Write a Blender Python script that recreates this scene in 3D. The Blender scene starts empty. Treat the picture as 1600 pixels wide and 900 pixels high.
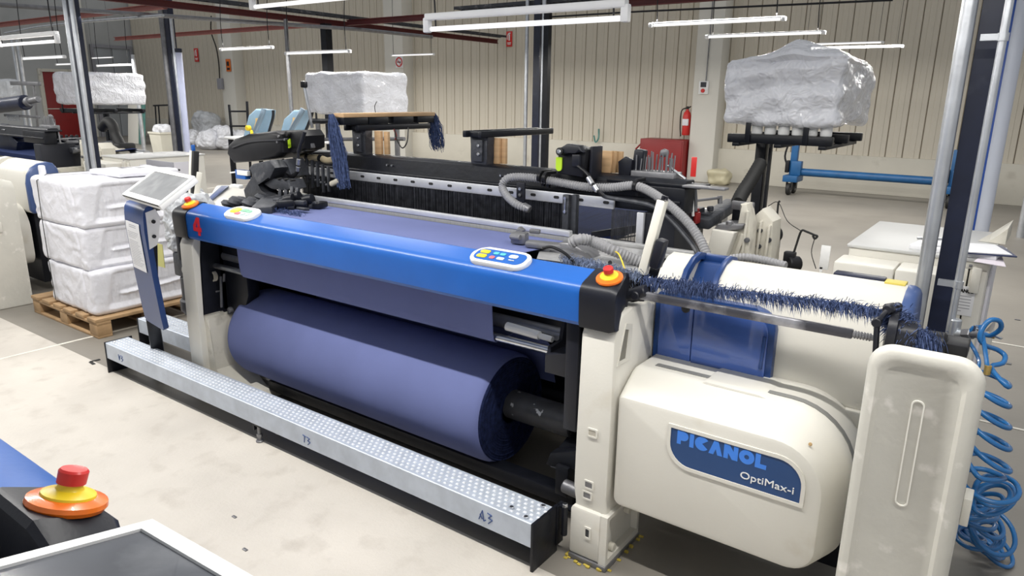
import bpy, bmesh, math, random
from mathutils import Vector, Matrix, noise
random.seed(7)
SC = bpy.context.scene
COL = SC.collection

# ------------------------------------------------------------------ camera, world, lights, exposure
def setup_camera():
    cd = bpy.data.cameras.new('camera'); cam = bpy.data.objects.new('camera', cd); COL.objects.link(cam)
    cd.sensor_width = 36.0; cd.lens = 1109.8 / 1600 * 36.0; cd.clip_end = 200
    yaw, pit, rol = .62483, .263109, .01335
    c, s = math.cos, math.sin
    fwd = Vector((-s(yaw) * c(pit), c(yaw) * c(pit), -s(pit)))
    right = Vector((c(yaw), s(yaw), 0)); up = right.cross(fwd)
    r2 = right * c(rol) + up * s(rol); u2 = -right * s(rol) + up * c(rol)
    m = Matrix((r2, u2, -fwd)).transposed().to_4x4()
    m.translation = Vector((0, 0, 1.70))
    cam.matrix_world = m
    SC.camera = cam
setup_camera()

wd = bpy.data.worlds.new('world'); SC.world = wd; wd.use_nodes = True
bg = wd.node_tree.nodes['Background']
bg.inputs[0].default_value = (0.93, 0.96, 1.0, 1); bg.inputs[1].default_value = 0.33

SC.view_settings.view_transform = 'Standard'; SC.view_settings.look = 'None'
SC.view_settings.gamma = 1.0; SC.view_settings.use_curve_mapping = False
SC.view_settings.exposure = 0.38

def row_light(x, y, z, length, power):
    # one row of fluorescent tubes hanging over an aisle or a loom
    ld = bpy.data.lights.new('fluorescent_row', 'AREA'); ld.shape = 'RECTANGLE'; ld.size = length; ld.size_y = 0.03
    ld.energy = power * 1.22; ld.color = (1.0, 0.975, 0.93)
    o = bpy.data.objects.new('fluorescent_row', ld); COL.objects.link(o); o.location = (x, y, z)
row_light(-2.6, 1.40, 2.42, 7.0, 88)
row_light(-10.0, 1.40, 2.42, 7.0, 60)
for x0_, y_, z_ in ((-2.76, 3.05, 2.12), (-4.27, 3.05, 2.19), (-1.25, 3.05, 2.12), (-5.78, 3.05, 2.19)):      # lamps over the loom
    row_light(x0_ + .6, y_, z_ - .016, 1.15, 6.0)
row_light(-9.6, 3.0, 2.3, 6.0, 30)
row_light(-2.6, 6.4, 2.40, 6.0, 58)
row_light(-10.0, 6.3, 2.40, 7.0, 72)
row_light(-2.6, 7.9, 2.40, 6.0, 62)
row_light(-10.0, 7.9, 2.40, 7.0, 78)
row_light(-3.5, 11.6, 2.50, 6.0, 92)
row_light(-13, 11.6, 2.50, 10.0, 170)
row_light(-21, 9.0, 2.5, 8.0, 170)

# ------------------------------------------------------------------ materials (procedural)
MATS = {}
def mat(name, col, rough=0.5, metal=0.0, var=0.06, vs=6.0, bump=0.0, bs=60.0, spec=0.5, emit=0, dirt=None, coat=0, alpha=1, trans=0, stretch=None):
    if name in MATS: return MATS[name]
    m = bpy.data.materials.new(name); m.use_nodes = True; nt = m.node_tree; N = nt.nodes; L = nt.links
    b = N['Principled BSDF']
    b.inputs['Roughness'].default_value = rough; b.inputs['Metallic'].default_value = metal
    b.inputs['Specular IOR Level'].default_value = spec
    if coat: b.inputs['Coat Weight'].default_value = coat
    if alpha < 1: b.inputs['Alpha'].default_value = alpha
    if trans: b.inputs['Transmission Weight'].default_value = trans
    tc = N.new('ShaderNodeTexCoord'); mp = N.new('ShaderNodeMapping'); L.new(tc.outputs['Object'], mp.inputs[0])
    if stretch: mp.inputs['Scale'].default_value = stretch
    nz = N.new('ShaderNodeTexNoise'); nz.inputs['Scale'].default_value = vs; nz.inputs['Detail'].default_value = 5
    L.new(mp.outputs[0], nz.inputs['Vector'])
    rp = N.new('ShaderNodeValToRGB')
    lo = [max(0, c * (1 - var)) for c in col]; hi = [min(1, c * (1 + var)) for c in col]
    rp.color_ramp.elements[0].position = .3; rp.color_ramp.elements[1].position = .7
    rp.color_ramp.elements[0].color = (*lo, 1); rp.color_ramp.elements[1].color = (*hi, 1)
    L.new(nz.outputs['Fac'], rp.inputs[0]); out = rp.outputs[0]
    if dirt:
        dcol, dscale, lo_, hi_ = dirt
        n2 = N.new('ShaderNodeTexNoise'); n2.inputs['Scale'].default_value = dscale; n2.inputs['Detail'].default_value = 8
        L.new(mp.outputs[0], n2.inputs['Vector'])
        r2 = N.new('ShaderNodeMapRange'); r2.inputs[1].default_value = lo_; r2.inputs[2].default_value = hi_
        L.new(n2.outputs['Fac'], r2.inputs[0])
        mx = N.new('ShaderNodeMix'); mx.data_type = 'RGBA'; L.new(r2.outputs[0], mx.inputs[0])
        L.new(out, mx.inputs[6]); mx.inputs[7].default_value = (*dcol, 1); out = mx.outputs[2]
    L.new(out, b.inputs['Base Color'])
    if emit:
        b.inputs['Emission Color'].default_value = (*col, 1); b.inputs['Emission Strength'].default_value = emit
    if bump:
        n3 = N.new('ShaderNodeTexNoise'); n3.inputs['Scale'].default_value = bs; n3.inputs['Detail'].default_value = 3
        L.new(mp.outputs[0], n3.inputs['Vector'])
        bp = N.new('ShaderNodeBump'); bp.inputs['Strength'].default_value = bump; bp.inputs['Distance'].default_value = .01
        L.new(n3.outputs['Fac'], bp.inputs['Height']); L.new(bp.outputs[0], b.inputs['Normal'])
    MATS[name] = m; return m

CREAM = mat('cream_paint', (.67, .65, .59), .45, 0, .03, 3, .04, 120, dirt=((.55, .50, .40), 5, .62, .85))
CREAMD = mat('cream_cast', (.62, .59, .51), .55, 0, .05, 8, .15, 60, dirt=((.30, .27, .22), 9, .58, .8))
BINM = mat('scuffed_cream', (.58, .565, .51), .5, 0, .05, 6, .12, 30, dirt=((.78, .75, .70), 14, .60, .72))
BLUE = mat('blue_paint', (.014, .105, .41), .30, 0, .06, 5, .02, 90)
BLUED = mat('blue_plastic_dark', (.012, .045, .17), .35, 0, .08, 4)
NAVY = mat('navy_paint', (.010, .014, .035), .35, 0, .2, 12, dirt=((.04, .045, .07), 9, .62, .8))
BLUEW = mat('tinted_blue_window', (.05, .10, .32), .12, 0, .1, 5, coat=.5)
BLACK = mat('black_plastic', (.009, .009, .011), .42, 0, .2, 10, spec=.3)
BLACKM = mat('black_metal', (.007, .008, .012), .38, 0, .3, 15, .08, 50, spec=.3)
CAPM = mat('charcoal_plastic', (.013, .014, .020), .38, 0, .1, 10, .03, 150, spec=.32)
DGREY = mat('dark_grey_cast', (.040, .043, .052), .5, .2, .25, 14, .3, 40, dirt=((.16, .16, .17), 12, .58, .75))
MGREY = mat('mid_grey_metal', (.22, .22, .23), .42, .6, .15, 14, .15, 40)
STEEL = mat('bright_steel', (.62, .63, .65), .28, 1.0, .1, 20)
GALV = mat('galvanised_steel', (.58, .60, .63), .36, .85, .12, 9, .05, 60)
TREAD = mat('galvanised_tread', (.50, .55, .63), .36, .25, .1, 14, .1, 60)
ALU = mat('aluminium_rail', (.62, .63, .66), .4, .55, .08, 14)
DENIM = mat('denim_cloth', (.145, .172, .36), .8, 0, .07, 3, .35, 900, spec=.25)
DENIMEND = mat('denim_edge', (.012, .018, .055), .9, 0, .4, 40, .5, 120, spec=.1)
YARN = mat('blue_yarn', (.062, .088, .185), .9, 0, .45, 60, spec=.15)
WARP = mat('warp_yarn', (.010, .022, .085), .8, 0, .4, 3, .5, 30, spec=.2, stretch=(90, 1, 1))
HEALD = mat('heald_wire', (.05, .052, .062), .45, .4, .5, 30)
WHITE = mat('white_plastic', (.78, .78, .77), .4, 0, .02)
PAPER = mat('white_paper', (.80, .80, .82), .7, 0, .02)
LINE = mat('grey_print', (.35, .35, .38), .7, 0, .1)
RED = mat('red_plastic', (.62, .03, .025), .35, 0, .05)
REDP = mat('red_marker_paint', (.70, .015, .03), .5, 0, .05)
BEAMR = mat('maroon_beam_paint', (.10, .010, .010), .5, 0, .15, 2)
DRED = mat('dark_red_paint', (.24, .012, .012), .45, 0, .1, 3)
ORANGE = mat('orange_plastic', (.78, .16, .01), .25, 0, .12, 40, coat=.3)
YELLOW = mat('yellow_plastic', (.80, .58, .02), .35, 0, .04)
GREEN = mat('green_print', (.22, .50, .32), .5, 0, .2, 40)
TEAL = mat('teal_print', (.08, .40, .45), .5, 0, .2, 60)
PINK = mat('red_print', (.70, .14, .17), .5, 0, .2, 60)
LIME = mat('lime_label', (.48, .72, .03), .4, 0, .03)
LBLUE = mat('logo_blue', (.045, .21, .72), .4, 0, .02)
SIGNB = mat('sign_navy', (.010, .052, .17), .35, 0, .04)
SCREEN = mat('screen_glass', (.085, .090, .105), .12, 0, .25, 7, coat=.6, dirt=((.30, .31, .33), 4, .55, .8))
SCREEN2 = mat('screen_glass_pale', (.20, .205, .21), .15, 0, .15, 7, coat=.6, dirt=((.34, .345, .35), 6, .5, .75))
WOOD = mat('pine_wood', (.56, .36, .19), .6, 0, .18, 5, .1, 40, stretch=(1, 1, 8))
PWOOD = mat('pallet_wood', (.42, .27, .14), .7, 0, .25, 6, .3, 30, dirt=((.16, .10, .06), 6, .55, .8))
HOSE = mat('grey_conduit', (.27, .27, .28), .5, 0, .08)
AIRB = mat('blue_air_hose', (.015, .14, .38), .22, 0, .1, coat=.4)
TROLB = mat('trolley_blue', (.01, .09, .24), .4, 0, .15, 6)
LTBLUE = mat('pale_blue_paint', (.22, .34, .45), .4, 0, .06)
RUBBER = mat('black_rubber', (.012, .012, .012), .6, 0, .1)
BRASS = mat('pale_brass', (.55, .46, .30), .4, .3, .1, 20)
TUBEM = mat('lamp_tube', (1.0, 1.0, 1.0), .3, 0, 0, emit=.5)
TUBEF = mat('lamp_housing', (.80, .80, .80), .4, 0, .03)
CABG = mat('grey_panel', (.28, .28, .31), .5, 0, .05)
WALLG = mat('grey_plaster', (.46, .47, .47), .8, 0, .05, .6, .1, 8, dirt=((.34, .35, .35), .5, .5, .75))
WALLP = mat('cream_sheet', (.60, .55, .455), .5, .0, .07, .5, .03, 20, dirt=((.42, .36, .27), 1.2, .62, .8), stretch=(1, 1, .35))
PLINTH = mat('plinth_paint', (.62, .585, .50), .75, 0, .06, 1.3, .3, 10, dirt=((.42, .38, .31), 2.0, .60, .75))
PILA = mat('white_pilaster', (.68, .66, .60), .7, 0, .04, 1.2)
GROOVE = mat('sheet_backing', (.20, .17, .13), .8)
DOORG = mat('grey_door', (.34, .36, .38), .5, 0, .05, 1)
CLEARG = mat('glass_green', (.10, .25, .22), .2, 0, .2)

def plastic_film(name, col, alpha, rough=.28, sc=16):
    m = mat(name, col, rough, 0, .10, 5, 0, 34, alpha=alpha, coat=.5)
    nt = m.node_tree; N = nt.nodes; L = nt.links; b = N['Principled BSDF']
    tc = N.new('ShaderNodeTexCoord'); nz = N.new('ShaderNodeTexNoise'); nz.inputs['Scale'].default_value = 6; L.new(tc.outputs['Object'], nz.inputs['Vector'])
    mx = N.new('ShaderNodeMix'); mx.data_type = 'RGBA'; mx.inputs[0].default_value = .18; L.new(tc.outputs['Object'], mx.inputs[6]); L.new(nz.outputs['Color'], mx.inputs[7])
    prev = None
    for s_, st in ((sc, .55), (sc * 2.7, .35)):
        v = N.new('ShaderNodeTexVoronoi'); v.inputs['Scale'].default_value = s_; L.new(mx.outputs[2], v.inputs['Vector'])
        bp = N.new('ShaderNodeBump'); bp.inputs['Strength'].default_value = st; bp.inputs['Distance'].default_value = .02; L.new(v.outputs['Distance'], bp.inputs['Height'])
        if prev: L.new(prev.outputs[0], bp.inputs['Normal'])
        prev = bp
    L.new(prev.outputs[0], b.inputs['Normal'])
    return m
FILM = plastic_film('plastic_film', (.82, .83, .88), .78, .22)
FILMG = plastic_film('grey_plastic_film', (.55, .57, .60), .92)
BALEM = mat('woven_bale_sheet', (.72, .72, .77), .38, 0, .05, 6, .38, 42, coat=.3)

def floor_mat():
    m = mat('concrete_floor', (.25, .23, .20), .5, 0, .10, .8, .10, 25, dirt=((.20, .185, .16), 1.7, .50, .85))
    return m
FLOOR = floor_mat()
AISLE = mat('aisle_coating', (.575, .535, .48), .5, 0, .09, 2.2, .22, 60, dirt=((.46, .42, .37), 7, .54, .80))
FLOORJ = mat('joint_filler', (.70, .67, .60), .7, 0, .1, 9)

# ------------------------------------------------------------------ mesh helpers
def NB(): return bmesh.new()
def V(*a): return Vector(a)

def hexa(bm, pts, bev=0, seg=2):
    v = [bm.verts.new(p) for p in pts]
    fs = [bm.faces.new([v[i] for i in q]) for q in ((0, 3, 2, 1), (4, 5, 6, 7), (0, 1, 5, 4), (1, 2, 6, 5), (2, 3, 7, 6), (3, 0, 4, 7))]
    if bev:
        es = list({e for f in fs for e in f.edges})
        bmesh.ops.bevel(bm, geom=es, offset=bev, segments=seg, affect='EDGES', profile=.5, clamp_overlap=True)
    return v

def box(bm, lo, hi, bev=0, seg=2):
    x0, y0, z0 = [min(a, b) for a, b in zip(lo, hi)]; x1, y1, z1 = [max(a, b) for a, b in zip(lo, hi)]
    hexa(bm, [(x0, y0, z0), (x1, y0, z0), (x1, y1, z0), (x0, y1, z0), (x0, y0, z1), (x1, y0, z1), (x1, y1, z1), (x0, y1, z1)], bev, seg)

def obox(bm, c, s, M=None, bev=0, seg=2):
    M = M or Matrix.Identity(3); c = Vector(c); h = [a / 2 for a in s]
    P = [c + M @ Vector((sx * h[0], sy * h[1], sz * h[2])) for sz in (-1, 1) for sx, sy in ((-1, -1), (1, -1), (1, 1), (-1, 1))]
    hexa(bm, P, bev, seg)

def frame_of(d, up=(0, 0, 1)):
    d = Vector(d).normalized(); up = Vector(up)
    if abs(d.dot(up)) > .98: up = Vector((0, 1, 0))
    s = d.cross(up).normalized(); u = s.cross(d)
    return s, d, u

def bar(bm, p0, p1, w, h, bev=0, up=(0, 0, 1)):
    p0 = Vector(p0); p1 = Vector(p1); s, d, u = frame_of(p1 - p0, up)
    M = Matrix((s, d, u)).transposed()
    obox(bm, (p0 + p1) / 2, (w, (p1 - p0).length, h), M, bev)

def to3(axis, p, t):
    return (t, p[0], p[1]) if axis == 'x' else ((p[0], t, p[1]) if axis == 'y' else (p[0], p[1], t))

def prism(bm, pts, axis, a, b, bev=0, seg=2):
    va = [bm.verts.new(to3(axis, p, a)) for p in pts]; vb = [bm.verts.new(to3(axis, p, b)) for p in pts]
    n = len(pts); fa = bm.faces.new(va); fb = bm.faces.new(vb[::-1])
    for i in range(n): bm.faces.new((va[i], vb[i], vb[(i + 1) % n], va[(i + 1) % n]))
    if bev:
        es = list(fa.edges) + list(fb.edges)
        bmesh.ops.bevel(bm, geom=es, offset=bev, segments=seg, affect='EDGES', profile=.5, clamp_overlap=True)

def ringprism(bm, outer, inner, axis, a, b):
    n = len(outer)
    L = [[bm.verts.new(to3(axis, p, t)) for p in loop] for t in (a, b) for loop in (outer, inner)]
    oa, ia, ob_, ib = L
    for i in range(n):
        j = (i + 1) % n
        bm.faces.new((oa[i], oa[j], ia[j], ia[i])); bm.faces.new((ob_[i], ib[i], ib[j], ob_[j]))
        bm.faces.new((oa[i], ob_[i], ob_[j], oa[j])); bm.faces.new((ia[i], ia[j], ib[j], ib[i]))

def rrect(x0, y0, x1, y1, r, n=5):
    rs = r if isinstance(r, (list, tuple)) else (r,) * 4      # bl, br, tr, tl
    P = []
    for (cx, cy, a0, q) in ((x0 + rs[0], y0 + rs[0], 180, rs[0]), (x1 - rs[1], y0 + rs[1], 270, rs[1]), (x1 - rs[2], y1 - rs[2], 0, rs[2]), (x0 + rs[3], y1 - rs[3], 90, rs[3])):
        for i in range(n + 1):
            t = math.radians(a0 + 90 * i / n); P.append((cx + q * math.cos(t), cy + q * math.sin(t)))
    out = []
    for p in P:
        if not out or (abs(p[0] - out[-1][0]) + abs(p[1] - out[-1][1])) > 1e-6: out.append(p)
    return out

def catmull(pts, sub):
    P = [Vector(p) for p in pts]
    if sub <= 1 or len(P) < 3: return P
    out = []
    for i in range(len(P) - 1):
        a = P[i - 1] if i else P[0] * 2 - P[1]; b = P[i]; c = P[i + 1]; d = P[i + 2] if i + 2 < len(P) else P[-1] * 2 - P[-2]
        for k in range(sub):
            t = k / sub
            out.append(.5 * ((2 * b) + (c - a) * t + (2 * a - 5 * b + 4 * c - d) * t * t + (3 * b - a - 3 * c + d) * t ** 3))
    out.append(P[-1]); return out

def tube(bm, pts, r, n=8, sub=1, ribs=0, ribamp=.15, caps=True):
    P = catmull(pts, sub)
    if ribs:                                     # corrugated: resample evenly, alternate radius
        Ls = [0]
        for i in range(len(P) - 1): Ls.append(Ls[-1] + (P[i + 1] - P[i]).length)
        m = max(4, int(Ls[-1] / ribs) * 2); Q = []; k = 0
        for i in range(m + 1):
            t = Ls[-1] * i / m
            while k < len(Ls) - 2 and Ls[k + 1] < t: k += 1
            f = (t - Ls[k]) / max(1e-9, Ls[k + 1] - Ls[k]); Q.append(P[k].lerp(P[k + 1], min(1, f)))
        P = Q
    rings = []; s = None
    for i, p in enumerate(P):
        d = (P[min(i + 1, len(P) - 1)] - P[max(i - 1, 0)])
        if d.length < 1e-9: d = Vector((0, 0, 1))
        d.normalize()
        if s is None: s = frame_of(d)[0]
        s = (s - d * s.dot(d)); s = s.normalized() if s.length > 1e-6 else frame_of(d)[0]
        u = s.cross(d); rr = r[i] if isinstance(r, list) else r
        if ribs: rr *= (1 + ribamp if i % 2 else 1 - ribamp)
        rings.append([bm.verts.new(p + (s * math.cos(2 * math.pi * k / n) + u * math.sin(2 * math.pi * k / n)) * rr) for k in range(n)])
    for a, b in zip(rings, rings[1:]):
        for k in range(n): bm.faces.new((a[k], a[(k + 1) % n], b[(k + 1) % n], b[k]))
    if caps: bm.faces.new(rings[0][::-1]); bm.faces.new(rings[-1])

def cyl(bm, p0, p1, r, n=16, r2=None, bev=0):
    p0 = Vector(p0); p1 = Vector(p1)
    r2 = r if r2 is None else r2
    if bev:
        d = (p1 - p0).normalized(); b = min(bev, (p1 - p0).length / 2.1)
        tube(bm, [p0, p0 + d * b, p1 - d * b, p1], [r - b, r, r2, r2 - b], n)
    else: tube(bm, [p0, p1], [r, r2], n)

def lathe(bm, prof, o, ax=(0, 0, 1), n=24):
    o = Vector(o); s, d, u = frame_of(ax); rings = []
    for r, z in prof:
        if r < 1e-6: rings.append([bm.verts.new(o + d * z)])
        else: rings.append([bm.verts.new(o + d * z + (s * math.cos(2 * math.pi * k / n) + u * math.sin(2 * math.pi * k / n)) * r) for k in range(n)])
    for a, b in zip(rings, rings[1:]):
        for k in range(n):
            j = (k + 1) % n
            if len(a) == 1 and len(b) == 1: continue
            if len(a) == 1: bm.faces.new((a[0], b[j], b[k]))
            elif len(b) == 1: bm.faces.new((a[k], a[j], b[0]))
            else: bm.faces.new((a[k], a[j], b[j], b[k]))
    if len(rings[0]) > 1: bm.faces.new(rings[0][::-1])
    if len(rings[-1]) > 1: bm.faces.new(rings[-1])

def strip(bm, pa, pb, thick):
    # sheet between two polylines with real thickness
    a = [Vector(p) for p in pa]; b = [Vector(p) for p in pb]; n = len(a)
    nr = []
    for i in range(n):
        t = (a[min(i + 1, n - 1)] - a[max(i - 1, 0)]); w = b[i] - a[i]; q = t.cross(w); nr.append(q.normalized() * thick if q.length > 1e-9 else Vector((0, 0, thick)))
    L = [[bm.verts.new(p) for p in a], [bm.verts.new(p) for p in b], [bm.verts.new(p - q) for p, q in zip(a, nr)], [bm.verts.new(p - q) for p, q in zip(b, nr)]]
    for i in range(n - 1):
        A, B, C, D = L
        bm.faces.new((A[i], A[i + 1], B[i + 1], B[i])); bm.faces.new((C[i], D[i], D[i + 1], C[i + 1]))
        bm.faces.new((A[i], C[i], C[i + 1], A[i + 1])); bm.faces.new((B[i], B[i + 1], D[i + 1], D[i]))
    for i in (0, n - 1): bm.faces.new((L[0][i], L[1][i], L[3][i], L[2][i]))

def pillow_box(bm, lo, hi, res, fn, rad=.12):
    # closed soft box: a gridded cube rounded by rad, displaced by fn(point, outward normal) -> metres
    lo = Vector(lo); hi = Vector(hi); c = (lo + hi) / 2; h = (hi - lo) / 2
    vs = {}
    def vert(key):
        if key in vs: return vs[key]
        q = Vector([c[i] + (2 * key[i] / res - 1) * h[i] for i in range(3)])
        inner = Vector([max(lo[i] + rad, min(hi[i] - rad, q[i])) for i in range(3)])
        d = q - inner; nrm = d.normalized() if d.length > 1e-6 else Vector((0, 0, 1))
        p = inner + nrm * rad
        p += nrm * fn(p, nrm)
        vs[key] = bm.verts.new(p); return vs[key]
    R = range(res)
    for ax in range(3):
        o1, o2 = [(1, 2), (0, 2), (0, 1)][ax]
        for side in (0, res):
            for i in R:
                for j in R:
                    ks = []
                    for (u, v) in ((i, j), (i + 1, j), (i + 1, j + 1), (i, j + 1)):
                        k = [0, 0, 0]; k[ax] = side; k[o1] = u; k[o2] = v; ks.append(tuple(k))
                    bm.faces.new([vert(k) for k in ks])

# ------------------------------------------------------------------ object helpers
def ob(name, bm, m, parent=None, sharp=35, kind=None, label=None):
    bmesh.ops.recalc_face_normals(bm, faces=bm.faces[:])
    me = bpy.data.meshes.new(name); bm.to_mesh(me); bm.free()
    for q in (m if isinstance(m, (list, tuple)) else [m]): me.materials.append(q)
    me.polygons.foreach_set('use_smooth', [True] * len(me.polygons))
    me.set_sharp_from_angle(angle=math.radians(sharp)); me.update()
    o = bpy.data.objects.new(name, me); COL.objects.link(o)
    if parent is not None:
        o.parent = parent
        if parent.type == 'EMPTY': o.location = -Vector(parent.location)
    if kind: o['kind'] = kind
    if label: o['label'] = label
    return o

def thing(name, label, cat, loc, group=None):
    o = bpy.data.objects.new(name, None); COL.objects.link(o); o.location = loc
    o.empty_display_size = .1
    o['label'] = label; o['category'] = cat
    if group: o['group'] = group
    return o

def single(name, bm, m, label, cat, group=None, kind=None, sharp=35):
    xs = [v.co for v in bm.verts]
    b = Vector(((min(p.x for p in xs) + max(p.x for p in xs)) / 2, (min(p.y for p in xs) + max(p.y for p in xs)) / 2, min(p.z for p in xs)))
    for v in bm.verts: v.co -= b
    o = ob(name, bm, m, sharp=sharp); o.location = b
    o['label'] = label; o['category'] = cat
    if group: o['group'] = group
    if kind: o['kind'] = kind
    return o

def struct(name, bm, m, parent=None, sharp=35):
    o = ob(name, bm, m, parent, sharp)
    if parent is None: o['kind'] = 'structure'
    return o

def like(src, parent, loc=None):
    # another part that shares a mesh
    o = src.copy(); COL.objects.link(o); o.parent = parent
    if loc is not None: o.location = loc
    return o

def dup(root, off, label=None, keep=None):
    # copy of a thing, its parts and their sub-parts
    r = root.copy(); COL.objects.link(r); r.location = Vector(root.location) + Vector(off)
    if label: r['label'] = label
    for ch in list(root.children):
        if keep and ch.name.split('.')[0] not in keep: continue
        c = ch.copy(); COL.objects.link(c); c.parent = r
        for g in list(ch.children):
            d = g.copy(); COL.objects.link(d); d.parent = c
    return r

def text_mesh(txt, size, bold=0.0, shear=0.0, depth=.001):
    cu = bpy.data.curves.new('lettering', 'FONT'); cu.body = txt; cu.size = 1.0; cu.offset = bold / size; cu.shear = shear; cu.extrude = depth / size
    cu.align_x = 'LEFT'; cu.resolution_u = 3
    o = bpy.data.objects.new('lettering', cu)
    me = bpy.data.meshes.new_from_object(o); bpy.data.objects.remove(o); me.transform(Matrix.Scale(size, 4))
    return me

def lettering(name, txt, size, m, origin, xdir, ydir, parent, bold=0, shear=0, depth=.001, label=None, width=None):
    me = text_mesh(txt, size, bold, shear, depth); me.materials.clear(); me.materials.append(m)
    if width:
        w = max(v.co.x for v in me.vertices) - min(v.co.x for v in me.vertices); me.transform(Matrix.Scale(width / w, 4, (1, 0, 0)))
    x = Vector(xdir).normalized(); y = Vector(ydir).normalized(); z = x.cross(y)
    M = Matrix((x, y, z)).transposed().to_4x4(); M.translation = Vector(origin)
    me.transform(M)
    o = bpy.data.objects.new(name, me); COL.objects.link(o)
    if parent is not None:
        o.parent = parent
        if parent.type == 'EMPTY': o.location = -Vector(parent.location)
    if label: o['label'] = label
    return o

# ------------------------------------------------------------------ the setting
bm = NB(); box(bm, (-29.6, -5, -.12), (6, 15.3, 0)); FL = struct('floor', bm, FLOOR)
bm = NB(); box(bm, (-29.4, -4.8, 0), (5.8, 1.925, .002)); ob('aisle_coating', bm, AISLE, FL)
def joint(x0, y0, x1, y1, w=.022):
    bm = NB(); bar(bm, (x0, y0, .0018), (x1, y1, .0018), w, .003); ob('joint', bm, FLOORJ, FL)
jp = (-5.250, 1.878, 0.000)
joint(jp[0], -4, jp[0], 15, .025)
jq = (-0.101, 4.459, 0.000)
joint(-1.0, jq[1], 6, jq[1] , .02)
joint(-29, 6.1, 6, 6.1, .02); joint(-12.2, -4, -12.2, 15, .02)
for (a, b) in (((-4.741, 1.904, 0.000), (-4.740, 1.964, 0.000)), ((-4.741, 1.904, 0.000), (-4.675, 1.898, 0.000))):
    bm = NB(); bar(bm, (a[0], a[1], .0025), (b[0], b[1], .0025), .02, .004); ob('tape_mark', bm, RUBBER, FL)
for p, s, lab in (((-2.440, 1.437, 0.002), .012, 'small metal nut on the pale aisle floor, farther from the touchscreen'), ((-2.212, 1.333, 0.002), .012, 'small metal scrap on the pale aisle floor, nearer the touchscreen'), ((0.073, 5.624, -0.000), .03, 'bent metal scrap on the grey floor beside the blue hose coil'), ((0.106, 6.885, 0.000), .02, 'small metal scrap on the grey floor behind the blue hose')):
    bm = NB(); box(bm, (p[0] - s, p[1] - s / 2, 0), (p[0] + s, p[1] + s / 2, .006), .002); single('metal_scrap', bm, MGREY, lab, 'scrap', 'metal scraps lying on the concrete floor')

WALLTOP = 5.3
bm = NB(); box(bm, (-29.6, 15.06, 0), (6, 15.3, WALLTOP)); WB = struct('wall_back', bm, GROOVE)
bm = NB(); box(bm, (-29.4, 14.93, 0), (6, 15.06, .70), .012); ob('plinth', bm, PLINTH, WB)
bm = NB()
prism(bm, [(-.138, 15.06), (-.138, 15.035), (-.128, 15.02), (-.05, 15.02), (-.045, 15.012), (.045, 15.012), (.05, 15.02), (.128, 15.02), (.138, 15.035), (.138, 15.06)], 'z', .70, WALLTOP)
pan = ob('panel', bm, WALLP, WB); pan.location = (-29.2, 0, 0)
for i in range(1, 124): like(pan, WB, (-29.2 + i * .285, 0, 0))
bm = NB(); box(bm, (-29.9, -5, 0), (-29.4, 15.3, WALLTOP)); WL = struct('wall_left', bm, WALLG)
bm = NB(); box(bm, (-29.42, 15.0 - 2.05, 0), (-29.22, 15.0 - 1.75, WALLTOP), .02); ob('pilaster', bm, PILA, WL)
for nm, x0, x1 in (('trim_1', -22.9, -22.15), ('trim_2', -15.0, -14.3), ('trim_3', -5.97, -5.42)):
    bm = NB(); box(bm, (x0, 14.62, 0), (x1, 15.06, WALLTOP), .015)
    struct(nm, bm, PILA)
# doors in the grey wall
d = thing('door_1', '', '', (-29.4, 12.3, 0)); del d['label']; del d['category']; d['kind'] = 'structure'
bm = NB(); box(bm, (-29.41, 11.62, 0), (-29.35, 12.98, 2.36), .01); ob('leaf', bm, DRED, d)
bm = NB(); prism(bm, [(11.5, 0), (11.5, 2.46), (13.1, 2.46), (13.1, 0), (12.98, 0), (12.98, 2.36), (11.62, 2.36), (11.62, 0)], 'x', -29.41, -29.3, .008); ob('frame', bm, CREAMD, d)
bm = NB(); box(bm, (-29.35, 11.64, 1.04), (-29.33, 12.97, 1.07)); ob('rail', bm, CREAMD, d)
d = thing('door_2', '', '', (-29.4, 14.2, 0)); del d['label']; del d['category']; d['kind'] = 'structure'
for y0, y1 in ((13.5, 14.18), (14.2, 14.85)):
    bm = NB(); box(bm, (-29.41, y0, 0), (-29.34, y1, 3.3), .012); ob('leaf', bm, DOORG, d)
bm = NB(); box(bm, (-29.35, 14.12, 1.2), (-29.28, 14.26, 1.3), .01); ob('handle', bm, BLACK, d)
bm = NB(); prism(bm, [(13.4, 0), (13.4, 3.4), (14.95, 3.4), (14.95, 0), (14.85, 0), (14.85, 3.3), (13.5, 3.3), (13.5, 0)], 'x', -29.41, -29.3, .008); ob('frame', bm, CABG, d)

# steel grid of red beams overhead with its posts
def steel(name, a, b, w, h, m, label, cat, bev=.006, group=None):
    if m is DRED: m = BEAMR
    w, h = w * .8, h * .72
    bm = NB(); s, d, u = frame_of(Vector(b) - Vector(a))
    # I-beam section
    a = Vector(a); b = Vector(b); t = .012
    for off, ww, hh in ((u * (h / 2 - t / 2), w, t), (u * -(h / 2 - t / 2), w, t), (u * 0, t, h)): bar(bm, a + off, b + off, ww, hh)
    return single(name, bm, m, label, cat, group)
steel('red_beam', (-11.3, 2.0, 3.02), (-11.3, 14.9, 3.02), .10, .14, DRED, 'long dark red steel beam running overhead towards the sheet-clad wall', 'beam')
REDPINK = mat('faded_red_paint', (.36, .12, .10), .55, 0, .12, 2)
steel('red_beam', (-19.6, 9.6, 3.0), (-11.38, 9.6, 3.0), .10, .12, REDPINK, 'faded red overhead beam crossing above the bagged rubbish by the sheet wall', 'beam')
steel('red_beam', (-20, 6.4, 3.0), (-11.38, 6.4, 3.0), .10, .12, REDPINK, 'faded red overhead beam in the top left, above the bare grey wall', 'beam')
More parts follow.
